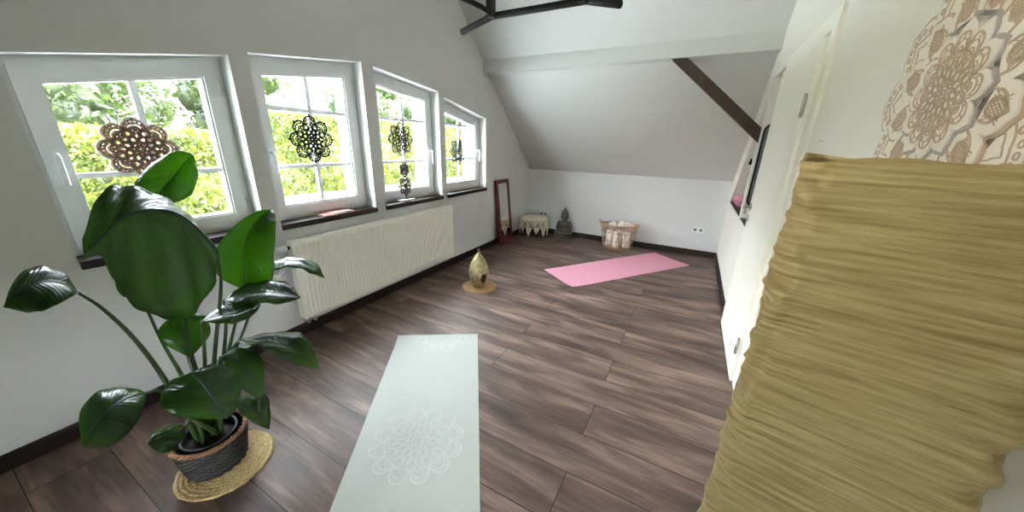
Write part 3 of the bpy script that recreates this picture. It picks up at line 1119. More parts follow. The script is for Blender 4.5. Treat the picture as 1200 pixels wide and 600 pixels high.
# ------------------------------------------------------------------ radiator
def radiator():
    y0, y1, z0, z1 = 1.255, 3.052, 0.155, 0.757
    x0, x1 = XL + 0.035, XL + 0.10
    o = tag(empty('radiator', (XL, y0, z0)), 'long white ribbed panel radiator under the middle windows', 'radiator')
    Ln, H = y1 - y0, z1 - z0
    bm = bmesh.new()
    nr = 54
    per = 8
    ys = [0.0, 0.012] + [0.02 + (Ln - 0.04) * i / (nr * per) for i in range(nr * per + 1)] + [Ln - 0.012, Ln]
    zs = [(0.0, 0), (0.028, 0), (0.045, 1), (H - 0.045, 1), (H - 0.028, 0), (H, 0)]
    rows = []
    for z, am in zs:
        r = []
        for y in ys:
            d = 0.0
            if 0.02 < y < Ln - 0.02:
                ph = ((y - 0.02) / (Ln - 0.04) * nr) % 1
                d = 0.010 * am * max(0.0, min(1.0, (math.cos(2 * PI * ph) + 0.35) * 1.4))
            r.append(bm.verts.new((0.10 - d, y, z)))
        rows.append(r)
    for A, B in zip(rows, rows[1:]):
        for i in range(len(ys) - 1):
            bm.faces.new((A[i], A[i + 1], B[i + 1], B[i]))
    link('front_panel', bm, M['radiator'], o)
    bm = bmesh.new()
    box(bm, 0.035, 0.048, 0.02, Ln - 0.02, 0.02, H - 0.02)
    for i in range(60):
        y = 0.03 + (Ln - 0.07) * i / 59
        box(bm, 0.050, 0.084, y, y + 0.002, 0.03, H - 0.03)
    link('convector', bm, M['radiator'], o)
    for y in (0.0, Ln - 0.004):
        bm = bmesh.new()
        box(bm, 0.035, 0.0985, y, y + 0.004, 0.004, H - 0.002)
        link('side_cover', bm, M['radiator'], o)
    bm = bmesh.new()
    box(bm, 0.035, 0.04, 0.004, Ln - 0.004, H - 0.006, H)
    box(bm, 0.094, 0.0985, 0.004, Ln - 0.004, H - 0.006, H + 0.001)
    n = 90
    for i in range(n):
        y = 0.006 + (Ln - 0.018) * i / (n - 1)
        box(bm, 0.04, 0.094, y, y + 0.007, H - 0.005, H)
    link('top_grille', bm, M['radiator'], o)
    bm = bmesh.new()
    tube(bm, [(0.0672, -0.012, H - 0.045), (0.0672, 0.03, H - 0.045)], 0.011, 12)
    tube(bm, [(0.0672, -0.022, H - 0.045), (0.0672, -0.012, H - 0.045)], 0.017, 6)
    v = link('valve', bm, M['black_metal'], o)
    bm = bmesh.new()
    tube(bm, [(0.0672, -0.085, H - 0.045), (0.0672, -0.080, H - 0.045), (0.0672, -0.03, H - 0.045), (0.0672, -0.022, H - 0.045)], [0.016, 0.021, 0.023, 0.018], 16)
    link('thermostat_head', bm, M['frame'], o)
    for k, yy in enumerate((0.045, 0.095)):
        bm = bmesh.new()
        tube(bm, [(0.065, yy, 0.02), (0.065, yy, -0.045), (0.062, yy, -0.055), (0.05, yy, -0.06), (0.001, yy, -0.06)], 0.008, 10)
        tube(bm, [(0.065, yy, -0.012), (0.065, yy, -0.035)], 0.0135, 6)
        link('supply_pipe', bm, M['steel'], o)
    for yy in (0.3, Ln - 0.3):
        bm = bmesh.new()
        box(bm, 0.002, 0.036, yy, yy + 0.03, 0.06, H - 0.08)
        link('bracket', bm, M['radiator'], o)
radiator()

# ------------------------------------------------------------------ dark brace under the purlin
bm = bmesh.new()
prism(bm, [(-0.405, PB), (-0.268, PB), (0.428, 1.632), (0.428, 1.508)], 'y', 3.885, 3.972)
tag(link('timber_brace', bm, M['beam']), 'dark stained diagonal timber brace from the white beam to the door wall', 'brace')

# ------------------------------------------------------------------ pull-up bar hung from the ceiling
def pullup():
    z = 2.2
    o = tag(empty('pull_up_bar', (-1.0, 2.1, ZC)), 'black steel pull-up bar with angled ends hanging from the ceiling', 'pull-up bar')
    def P(x, y, zz_):
        return (x + 1.0, y - 2.1, zz_ - ZC)
    bm = bmesh.new()
    tube(bm, [P(-1.530, 2.097, z - 0.07), P(-1.335, 2.117, z - 0.008), P(-1.307, 2.12, z), P(-1.27, 2.12, z), P(-0.73, 2.12, z), P(-0.70, 2.12, z), P(-0.675, 2.115, z - 0.008), P(-0.496, 2.038, z - 0.07)], 0.0195, 14)
    link('front_bar', bm, M['black_metal'], o)
    for x in (-1.295, -0.715):
        bm = bmesh.new()
        box(bm, *[v for v in (P(x - 0.02, 0, 0)[0], P(x + 0.02, 0, 0)[0])], P(0, 2.055, 0)[1], P(0, 2.105, 0)[1], z - 0.02 - ZC, -0.008)
        link('post', bm, M['black_metal'], o)
        bm = bmesh.new()
        box(bm, P(x - 0.06, 0, 0)[0], P(x + 0.06, 0, 0)[0], P(0, 2.0, 0)[1], P(0, 2.16, 0)[1], -0.008, 0)
        pl = link('ceiling_plate', bm, M['black_metal'], o)
        for dx in (-0.045, 0.045):
            for dy in (2.015, 2.145):
                bm = bmesh.new()
                tube(bm, [P(x + dx, dy, ZC - 0.008), P(x + dx, dy, ZC - 0.016)], 0.008, 6)
                link('bolt', bm, M['steel'], pl)
        bm = bmesh.new()
        s = -1 if x < -1 else 1
        tube(bm, [P(x, 2.06, z), P(x, 1.98, z + 0.004), P(x + s * 0.06, 1.80, z + 0.02), P(x + s * 0.06, 1.60, z + 0.02)], 0.0155, 12)
        link('side_grip', bm, M['black_metal'], o)
    bm = bmesh.new()
    tube(bm, [P(-1.295, 2.06, 2.55), P(-0.715, 2.06, 2.55)], 0.012, 10)
    link('cross_tube', bm, M['black_metal'], o)
pullup()

# ------------------------------------------------------------------ lace mandalas in the windows
YZ = Matrix(((0, 0, 1, 0), (1, 0, 0, 0), (0, 1, 0, 0), (0, 0, 0, 1)))    # local x -> y, y -> z, z -> x
def window_lace(y, z, R, m, label, n=8, sx=1.0, w=0.0042, back=None, top=None, sy=1.0):
    o = tag(empty('lace_mandala', (FX - 0.003, y, z)), label, 'window decoration')
    if back:
        t = bmesh.new()
        mandala(t, R * 1.05, n, w * 2.1, 0.0015, False, 5)
        bm = bmesh.new()
        merge(bm, t, YZ)
        bo = link('backing_layer', bm, back, o)
        bo['label'] = 'pale backing layer behind the brown lace'
    t = bmesh.new()
    mandala(t, R, n, w, 0.003, True, 5, 0.0016 if back else 0.0)
    bm = bmesh.new()
    merge(bm, t, YZ @ Matrix.Diagonal((sx, sy, 1, 1)))
    link('lace', bm, m, o)
    bm = bmesh.new()
    zt = R * sy * 0.98
    tube(bm, [(0.0015, 0, zt), (0.0015, 0, zt + 0.055)], 0.0008, 5)
    link('hanging_thread', bm, M['frame'], o)
    bm = bmesh.new()
    ball(bm, (0.001, 0, zt + 0.06), (0.004, 0.010, 0.010), 12, 8)
    link('suction_cup', bm, M['bulb'], o)
    return o
window_lace(0.712, 1.369, 0.150, M['brown_lace'], 'reddish-brown lace mandala with pale backing in the leftmost window', 8, back=M['pale_wood'], w=0.0050)
window_lace(1.657, 1.436, 0.170, M['black_lace'], 'black lace mandala with bead tips in the second window', 8, w=0.0080)
window_lace(2.552, 1.454, 0.160, M['darkbrown_lace'], 'brown hanging lace mandala in the upper part of the third window', 8, w=0.0072)
window_lace(3.468, 1.336, 0.158, M['grey_lace'], 'dark grey star-pointed lace mandala in the rightmost window', 8, w=0.0070)

st_ = tag(empty('standing_mandala', (XL - 0.055, 2.505, 0.868)), 'slim grey-brown lace ornament standing on the sill of the third window', 'ornament')
t = bmesh.new()
mandala(t, 0.098, 8, 0.0050, 0.004, True, 5, 0.0, 0.92)
bm = bmesh.new()
merge(bm, t, Matrix.Translation((0, 0, 0.148)) @ YZ)
t = bmesh.new()
mandala(t, 0.072, 6, 0.0046, 0.004, True, 5, 0.0, 0.86)
merge(bm, t, Matrix.Translation((0.0003, 0, 0.305)) @ YZ)
t = bmesh.new()
ribbon(t, [(0, -0.006), (0, 0.04)], 0.012, 0.004)
merge(bm, t, Matrix.Translation((0, 0, 0.018)) @ YZ)
link('lace', bm, M['darkbrown_lace'], st_)
bm = bmesh.new()
box(bm, -0.035, 0.035, -0.095, 0.095, 0.0, 0.014, 0.003)
bs = link('base_plate', bm, M['frame'], st_)
bs['label'] = 'white base plate'

# booklets on the sill of window two
b = tag(empty('booklet', (XL - 0.048, 1.715, 0.868), 0.05), 'dusty pink booklet lying on the sill of the second window', 'booklet')
bm = bmesh.new()
box(bm, -0.056, 0.056, -0.135, 0.135, 0.0012, 0.0088)
link('pages', bm, M['paper_page'], b)
for z in (0.0, 0.0088):
    bm = bmesh.new()
    box(bm, -0.058, 0.058, -0.138, 0.138, z, z + 0.0012)
    link('cover', bm, M['booklet'], b)
b2 = tag(empty('booklet', (XL - 0.044, 1.735, 0.878), -0.10), 'smaller pale-edged pink booklet on top of the sill booklet', 'booklet')
bm = bmesh.new()
box(bm, -0.042, 0.042, -0.09, 0.09, 0.0012, 0.005)
link('pages', bm, M['paper_page'], b2)
for z in (0.0, 0.005):
    bm = bmesh.new()
    box(bm, -0.044, 0.044, -0.093, 0.093, z, z + 0.0012)
    link('cover', bm, M['booklet'], b2)

# ------------------------------------------------------------------ big layered wood mandala on the door wall
def wall_mandala():
    R, n = 0.325, 12
    o = rw(tag(empty('wall_mandala'), 'large layered cream and tan wooden mandala on the wall behind the paper lamp', 'wall decoration'))
    o.location = (0.45 - RW_A * (1.165 - 2.2), 1.165, 1.578)
    XM = Matrix(((0, 0, -1, 0), (1, 0, 0, 0), (0, 1, 0, 0), (0, 0, 0, 1)))   # local z -> towards the room
    st = 2 * PI / n
    def ogee(a, r0, r1, h, k=20):
        """pointed petal end: a rounded arch drawn out to a tip"""
        out = []
        for i in range(k + 1):
            u = -1 + 2 * i / k
            s = abs(u)
            r = r0 + (r1 - r0) * (0.80 * math.sqrt(max(0, 1 - s * s)) + 0.20 * max(0, 1 - s * 3.2))
            out.append((r * math.cos(a + h * u), r * math.sin(a + h * u)))
        return out
    def plate(r0, r1, h, off, z0, t, m, name):
        pts = []
        for i in range(n):
            pts += ogee(i * st + off, r0, r1, h)[:-1]
        bm = bmesh.new()
        tb = bmesh.new()
        prism(tb, pts, 'z', z0, z0 + t)
        bmesh.ops.triangulate(tb, faces=[f for f in tb.faces if len(f.verts) > 4])
        merge(bm, tb, XM)
        link(name, bm, m, o)
    def lines(items, z0, t, m, name):
        bm = bmesh.new()
        tb = bmesh.new()
        for pts, w, cl in items:
            ribbon(tb, pts, w, t, z0, cl)
        merge(bm, tb, XM)
        link(name, bm, m, o)
    plate(0.84 * R, R, st / 2, 0, 0.0, 0.004, M['greybrown_wood'], 'outer_plate')
    plate(0.80 * R, 0.955 * R, st / 2, 0, 0.004, 0.003, M['pale_wood'], 'petal_layer')
    it = []
    for i in range(n):
        a = i * st
        it.append((ogee(a, 0.66 * R, 0.86 * R, st * 0.42), 0.004, False))
        it.append((ogee(a, 0.60 * R, 0.80 * R, st * 0.30), 0.003, False))
        for k in range(7):                          # bead fringe inside each lobe
            u = -0.8 + 1.6 * k / 6
            rr = 0.66 * R + 0.235 * R * math.sqrt(max(0, 1 - u * u))
            it.append((circ(rr * math.cos(a + st * 0.44 * u), rr * math.sin(a + st * 0.44 * u), 0.006, 8), 0.0035, True))
    lines(it, 0.007, 0.0015, M['tan_wood'], 'bead_fringe')
    plate(0.58 * R, 0.76 * R, st / 2, st / 2, 0.0072, 0.003, M['tan_wood'], 'petal_layer')
    plate(0.55 * R, 0.725 * R, st / 2, st / 2, 0.0102, 0.003, M['pale_wood'], 'petal_layer')
    it = []
    for i in range(n):
        a = i * st + st / 2
        it.append((ogee(a, 0.44 * R, 0.66 * R, st * 0.36), 0.005, False))
        c0 = 0.55 * R
        it.append(([(c0 * math.cos(a) + 0.055 * R * math.cos(q) * math.cos(a) * 1.5 - 0.055 * R * math.sin(q) * math.sin(a),
                     c0 * math.sin(a) + 0.055 * R * math.cos(q) * math.sin(a) * 1.5 + 0.055 * R * math.sin(q) * math.cos(a)) for q in [2 * PI * k / 18 for k in range(18)]], 0.006, True))
        for k in range(-2, 3):                      # lattice in the seed of each petal
            for s in (-1, 1):
                x0, x1 = c0 - 0.07 * R, c0 + 0.07 * R
                yy = k * 0.022 * R
                p = [(x0, yy - s * 0.035 * R), (x1, yy + s * 0.035 * R)]
                it.append(([(x * math.cos(a) - y * math.sin(a), x * math.sin(a) + y * math.cos(a)) for x, y in p], 0.0022, False))
    lines(it, 0.0132, 0.0015, M['tan_wood'], 'lattice')
    plate(0.34 * R, 0.47 * R, st / 2, 0, 0.0134, 0.003, M['greybrown_wood'], 'petal_layer')
    plate(0.31 * R, 0.44 * R, st / 2, 0, 0.0164, 0.003, M['pale_wood'], 'petal_layer')
    tb = bmesh.new()
    mandala(tb, 0.38 * R, 12, 0.0026, 0.0015, False, 3, 0.0194)
    bm = bmesh.new()
    merge(bm, tb, XM)
    link('centre_rosette', bm, M['tan_wood'], o)
wall_mandala()

# small nail on the same wall
bm = bmesh.new()
tube(bm, [(0.0, 0, 0), (-0.012, 0, 0.002)], 0.0014, 6)
tube(bm, [(-0.012, 0, 0.002), (-0.0132, 0, 0.002)], 0.004, 10)
nl = tag(link('nail', bm, M['steel']), 'small steel nail in the wall between door and wooden mandala', 'nail')
nl.location = (0.45 - RW_A * (2.0 - 2.2), 2.0, 1.489)

# ------------------------------------------------------------------ sockets on the far wall
def socket(x, z, label):
    o = tag(empty('wall_socket', (x, YF, z)), label, 'socket', 'white double sockets on the far wall')
    bm = bmesh.new()
    box(bm, -0.075, 0.075, -0.008, 0.0, -0.04, 0.04, 0.003)
    link('cover_plate', bm, M['plastic'], o)
    for dx in (-0.036, 0.036):
        t = bmesh.new()
        lathe(t, [(0.019, 0.0), (0.021, 0.0), (0.021, 0.006), (0.019, 0.006)], 24)
        bm = bmesh.new()
        merge(bm, t, Matrix.Translation((dx, -0.008, 0)) @ Matrix.Rotation(PI / 2, 4, 'X') @ Matrix.Translation((0, 0, -0.003)))
        lk = link('outlet', bm, M['socket_hole'], o)
        bm = bmesh.new()
        for q in (-0.0095, 0.0095):
            tube(bm, [(dx + q, -0.010, 0), (dx + q, -0.0112, 0)], 0.003, 8)
        link('pin_hole', bm, M['black_metal'], lk)
socket(-2.19, 0.33, 'white double socket on the far wall above the fringed stool')
socket(0.132, 0.368, 'white double socket on the far wall right of the pink mat')

# ------------------------------------------------------------------ leaning mirror
def leaning_mirror():
    W, H, T = 0.43, 0.945, 0.03
    o = tag(empty('wall_mirror', (XL + 0.105, 4.345, 0)), 'tall mirror in a mahogany red frame leaning against the window wall', 'mirror')
    o.rotation_euler = (0, -0.098, math.radians(4))
    fw = 0.052
    bm = bmesh.new()
    A = [(-W / 2, 0), (W / 2, 0), (W / 2, H), (-W / 2, H)]
    B = [(-W / 2 + fw, fw), (W / 2 - fw, fw), (W / 2 - fw, H - fw), (-W / 2 + fw, H - fw)]
    C_ = [(-W / 2 + 0.014, 0.014), (W / 2 - 0.014, 0.014), (W / 2 - 0.014, H - 0.014), (-W / 2 + 0.014, H - 0.014)]
    for i in range(4):
        j = (i + 1) % 4
        prism(bm, [A[i], A[j], B[j], B[i]], 'x', -T + 0.004, 0.0)
        prism(bm, [C_[i], C_[j], B[j], B[i]], 'x', 0.0, 0.006)
    link('mirror_frame', bm, M['mahogany'], o)
    bm = bmesh.new()
    box(bm, -0.012, -0.006, -W / 2 + fw - 0.006, W / 2 - fw + 0.006, fw - 0.006, H - fw + 0.006)
    link('mirror_glass', bm, M['mirror'], o)
    bm = bmesh.new()
    box(bm, -T, -T + 0.004, -W / 2 + 0.004, W / 2 - 0.004, 0.004, H - 0.004)
    link('back_board', bm, M['dark_wood'], o)
leaning_mirror()

# ------------------------------------------------------------------ round stool with a knotted fringe cover
def stool():
    cx, cy, R, H = -2.235, 4.97, 0.228, 0.318
    o = tag(empty('stool', (cx, cy, 0)), 'round cream stool with a knotted macrame fringe in the far corner', 'stool')
    bm = bmesh.new()
    lathe(bm, [(0.001, H - 0.003), (0.12, H), (0.17, H - 0.004), (R - 0.022, H - 0.016), (R - 0.014, H - 0.034), (R - 0.03, H - 0.060), (R - 0.04, H - 0.08), (0.001, H - 0.08)], 48, cap=False)
    link('seat', bm, M['cotton'], o, True)
    for k in range(4):
        a = PI / 4 + k * PI / 2
        bm = bmesh.new()
        tube(bm, [(0.15 * math.cos(a), 0.15 * math.sin(a), H - 0.08), (0.175 * math.cos(a), 0.175 * math.sin(a), 0.0)], [0.018, 0.013], 10)
        link('leg', bm, M['beam'], o)
    rnd = random.Random(5)
    bm = bmesh.new()
    zt = H - 0.022
    NL, Rf = 11, R
    tube(bm, [(Rf * math.cos(2 * PI * k / 60), Rf * math.sin(2 * PI * k / 60), zt) for k in range(60)], 0.006, 6, True)
    # open net of crossing cords with knots
    nc = 33
    dz = 0.0305
    for k in range(nc):
        for s in (-1, 1):
            pts = []
            for q in range(5):
                a = 2 * PI * (k + s * q * 0.5) / nc
                pts.append((Rf * math.cos(a), Rf * math.sin(a), zt - q * dz))
            tube(bm, pts, 0.0050, 5)
        for q in range(1, 4):
            a = 2 * PI * (k + 0.5 * (q % 2)) / nc
            ball(bm, (Rf * 1.01 * math.cos(a), Rf * 1.01 * math.sin(a), zt - q * dz), 0.0085, 6, 4)
    # tassels gathered in clusters, each hanging to a ragged point
    zb = zt - 4 * dz
    for c in range(NL):
        ac = 2 * PI * (c + 0.3) / NL
        for k in range(9):
            u = -1 + 2 * k / 8
            a0 = ac + u * 0.25
            a1 = ac + u * 0.13 + rnd.uniform(-0.02, 0.02)
            low = 0.022 + 0.075 * abs(u) ** 1.4 + rnd.uniform(-0.006, 0.02) + (0.035 if c % 2 else 0.0)
            rr = Rf + rnd.uniform(-0.008, 0.006)
            tube(bm, [(rr * math.cos(a0), rr * math.sin(a0), zb + 0.004), (rr * math.cos((a0 + a1) / 2), rr * math.sin((a0 + a1) / 2), 0.5 * (zb + low)), (rr * math.cos(a1), rr * math.sin(a1), max(0.01, low))], [0.0055, 0.0070, 0.0045], 5)
    link('macrame_fringe', bm, M['cotton'], o)
stool()

# ------------------------------------------------------------------ seated stone figure
def buddha():
    o = tag(empty('statue', (-1.765, 5.105, 0), math.radians(12)), 'grey stone seated figure with a pointed crown beside the fringed stool', 'statue')
    bm = bmesh.new()
    # base: two-step plinth with lotus-like edge
    box(bm, -0.135, 0.135, -0.105, 0.095, 0.0, 0.032, 0.006)
    box(bm, -0.120, 0.120, -0.092, 0.085, 0.032, 0.055, 0.008)
    for k in range(9):
        ball(bm, (-0.112 + 0.028 * k, -0.088, 0.044), (0.015, 0.012, 0.014), 10, 6)
    pl = link('plinth', bm, M['stone'], o)
    bm = bmesh.new()
    def limb(pts, rs):
        tube(bm, catmull(pts, 6), [r[0] for r in catmull([(r,) for r in rs], 6)], 12)
        for p, r in zip(pts, rs):
            ball(bm, p, r, 12, 8)
    # crossed legs
    limb([(-0.045, 0.03, 0.095), (-0.118, -0.025, 0.088), (-0.03, -0.085, 0.078), (0.03, -0.088, 0.080)], [0.044, 0.036, 0.028, 0.018])
    limb([(0.045, 0.03, 0.095), (0.118, -0.025, 0.088), (0.03, -0.080, 0.096), (-0.035, -0.078, 0.100)], [0.044, 0.036, 0.027, 0.017])
    # hips, waist, chest, shoulders, neck
    ball(bm, (0, 0.02, 0.105), (0.082, 0.062, 0.055))
    ball(bm, (0, 0.02, 0.165), (0.084, 0.054, 0.070))
    ball(bm, (0, 0.018, 0.220), (0.088, 0.054, 0.052))
    ball(bm, (0, 0.022, 0.250), (0.080, 0.040, 0.028))
    tube(bm, [(0, 0.02, 0.255), (0, 0.014, 0.305)], [0.040, 0.036], 14)
    # arms resting on the legs, hands in the lap
    for s in (-1, 1):
        limb([(s * 0.082, 0.022, 0.245), (s * 0.108, 0.018, 0.170), (s * 0.078, -0.045, 0.128), (s * 0.030, -0.072, 0.126)], [0.029, 0.024, 0.019, 0.015])
        ball(bm, (s * 0.014, -0.078, 0.126), (0.028, 0.018, 0.012))
        for f in range(4):
            limb([(s * (0.012 - 0.004 * f), -0.082 - 0.004 * f, 0.130), (-s * 0.026, -0.080 - 0.005 * f, 0.131)], [0.0055, 0.0045])
        limb([(s * 0.020, -0.078, 0.132), (s * 0.006, -0.080, 0.145)], [0.0060, 0.0048])
    # robe fold across the chest
    limb([(0.072, -0.012, 0.258), (0.02, -0.036, 0.215), (-0.055, -0.026, 0.150)], [0.011, 0.011, 0.011])
    # head: skull, jaw, face
    ball(bm, (0, 0.008, 0.345), (0.054, 0.052, 0.056))
    ball(bm, (0, -0.010, 0.322), (0.042, 0.038, 0.030))
    ball(bm, (0, -0.043, 0.339), (0.0075, 0.010, 0.014))
    for s in (-1, 1):
        ball(bm, (s * 0.020, -0.040, 0.350), (0.011, 0.007, 0.005))
        ball(bm, (s * 0.054, 0.008, 0.335), (0.007, 0.013, 0.030))
        limb([(s * 0.006, -0.045, 0.360), (s * 0.032, -0.038, 0.361)], [0.004, 0.003])
    ball(bm, (0, -0.045, 0.323), (0.013, 0.006, 0.005))
    body = link('body', bm, M['stone'], o)
    rm = body.modifiers.new('remesh', 'REMESH')
    rm.mode = 'VOXEL'
    rm.voxel_size = 0.0035
    rm.use_smooth_shade = True
    # tiered pointed crown
    bm = bmesh.new()
    lathe(bm, [(0.001, 0.366), (0.058, 0.366), (0.061, 0.375), (0.057, 0.385), (0.058, 0.391), (0.054, 0.402), (0.054, 0.407), (0.047, 0.420), (0.047, 0.425), (0.037, 0.440), (0.037, 0.445), (0.024, 0.464), (0.014, 0.482), (0.006, 0.500), (0.0012, 0.508)], 24, 0, 0.012)
    link('crown', bm, M['stone'], o, True)
buddha()

# ------------------------------------------------------------------ wire basket with rolled towels
def basket():
    cx, cy = -0.895, 5.035
    o = tag(empty('basket', (cx, cy, 0), math.radians(4)), 'oval open-weave rattan basket filled with rolled white towels at the far wall', 'basket')
    H, S = 0.35, 0.66
    rb, rt = 0.195, 0.262
    def ring(z, k=1.0, n=48):
        r = rb + (rt - rb) * (z / H) ** 0.9
        return [(r * k * math.cos(2 * PI * i / n), r * k * S * math.sin(2 * PI * i / n), z) for i in range(n)]
    bm = bmesh.new()
    for z in (0.006, 0.022):
        tube(bm, ring(z), 0.006, 6, True)
    for i in range(9):
        y = -0.115 + 0.23 * i / 8
        hwid = math.sqrt(max(0, 1 - (y / (rb * S)) ** 2)) * rb
        tube(bm, [(-hwid, y, 0.006), (hwid, y, 0.006)], 0.004, 6)
    link('basket_floor', bm, M['rattan'], o)
    bm = bmesh.new()
    for z in (0.12, 0.24):
        tube(bm, ring(z), 0.0038, 6, True)
    n = 15
    for i in range(n):
        for s in (-1, 1):
            pts = []
            for q in range(9):
                z = 0.01 + (H - 0.01) * q / 8
                r = rb + (rt - rb) * (z / H) ** 0.9
                a = 2 * PI * (i + s * 0.9 * q / 8) / n
                pts.append((r * math.cos(a), r * S * math.sin(a), z))
            tube(bm, pts, 0.0036, 5)
    link('weave', bm, M['rattan'], o)
    bm = bmesh.new()
    tube(bm, ring(H), 0.0085, 8, True)
    tube(bm, ring(H - 0.018), 0.006, 8, True)
    link('rim', bm, M['rattan'], o)
    for s in (-1, 1):
        bm = bmesh.new()
        tube(bm, catmull([(s * rt, -0.055, H - 0.004), (s * (rt + 0.018), -0.045, H + 0.03), (s * (rt + 0.026), 0, H + 0.045), (s * (rt + 0.018), 0.045, H + 0.03), (s * rt, 0.055, H - 0.004)], 6), 0.007, 8)
        link('handle', bm, M['rattan'], o)
    # rolled towels, each a spiral
    def towel(x, y, z, L, R, rx, rz, label):
        tt = tag(empty('rolled_towel', (cx + x, cy + y, z)), label, 'towel', 'rolled white towels in the basket')
        tt.rotation_euler = (rx, 0, rz)
        turns, k = 3.2, 90
        prof = []
        for i in range(k + 1):
            a = 2 * PI * turns * i / k
            prof.append((a, 0.012 + (R - 0.012) * i / k))
        th = 0.012
        bm = bmesh.new()
        rows = []
        for j in range(9):
            u = -1 + 2 * j / 8
            fl = 1 - 0.06 * u ** 6
            out = [(r * fl * math.cos(a), r * fl * math.sin(a), u * L / 2) for a, r in prof]
            inn = [((r * fl - th) * math.cos(a), (r * fl - th) * math.sin(a), u * L / 2) for a, r in prof]
            rows.append([bm.verts.new(p) for p in out + inn[::-1]])
        m_ = len(rows[0])
        for A, B in zip(rows, rows[1:]):
            for i in range(m_):
                f = bm.faces.new((A[i], A[(i + 1) % m_], B[(i + 1) % m_], B[i]))
                f.smooth = True
        for r_ in (rows[0], rows[-1]):
            for i in range(k):
                bm.faces.new((r_[i], r_[i + 1], r_[m_ - 2 - i], r_[m_ - 1 - i]))
        link('towel_roll', bm, M['towel'], tt)
    towel(-0.126, 0.0, 0.135, 0.22, 0.058, 0.0, 0.3, 'rolled white towel standing at the left inside the basket')
    towel(-0.008, -0.058, 0.135, 0.22, 0.055, 0.06, 0.5, 'rolled white towel at the front middle inside the basket')
    towel(0.004, 0.060, 0.135, 0.22, 0.055, 0.0, 1.5, 'rolled white towel at the back middle inside the basket')
    towel(0.124, -0.008, 0.135, 0.22, 0.058, 0.0, -0.8, 'rolled white towel standing at the right inside the basket')
    towel(-0.108, 0.0, 0.328, 0.20, 0.062, PI / 2 - 0.25, 0.35, 'rolled white towel lying across the left top of the basket')
    towel(0.102, 0.0, 0.336, 0.22, 0.066, PI / 2 - 0.3, -0.75, 'rolled white towel lying across the right top of the basket')
basket()

# ------------------------------------------------------------------ braided raffia place mats
def raffia(x, y, R, m, label, seed):
    o = tag(empty('place_mat', (x, y, 0)), label, 'place mat')
    rnd = random.Random(seed)
    bm = bmesh.new()
    rings = int(R / 0.0185)
    tube_r = 0.0075
    pts = []
    N = rings * 64
    for i in range(N + 1):
        a = i / 64 * 2 * PI
        r = 0.008 + (R - 0.016) * i / N
        pts.append((r * math.cos(a) + rnd.uniform(-1, 1) * 0.0007, r * math.sin(a) + rnd.uniform(-1, 1) * 0.0007, 0.0065 + 0.0012 * math.sin(i * 2.1)))
    rows = []
    for i, p in enumerate(pts):
        a = i / 64 * 2 * PI
        er = Vector((math.cos(a), math.sin(a), 0))
        w = 0.0105 * (1 + 0.10 * math.sin(i * 1.55))
        rows.append([bm.verts.new(Vector(p) + er * (w * math.cos(q)) + Vector((0, 0, 0.0060 * math.sin(q) * (1 + 0.15 * math.sin(i * 1.55 + 1.5))))) for q in [2 * PI * k / 8 for k in range(8)]])
    for A, B in zip(rows, rows[1:]):
        for k in range(8):
            f = bm.faces.new((A[k], A[(k + 1) % 8], B[(k + 1) % 8], B[k]))
            f.smooth = True
    bm.faces.new(rows[0])
    bm.faces.new(rows[-1][::-1])
    link('braid', bm, m, o)
    bm = bmesh.new()
    lathe(bm, [(0.001, 0.001), (R - 0.008, 0.001), (R - 0.008, 0.006), (0.001, 0.006)], 48, cap=False)
    link('backing', bm, m, o)
    return o
raffia(-1.70, 0.43, 0.188, M['raffia'], 'round straw-coloured raffia mat under the plant basket', 1)
raffia(-1.83, 2.735, 0.185, M['raffia_brown'], 'round tan raffia mat under the golden lantern', 2)

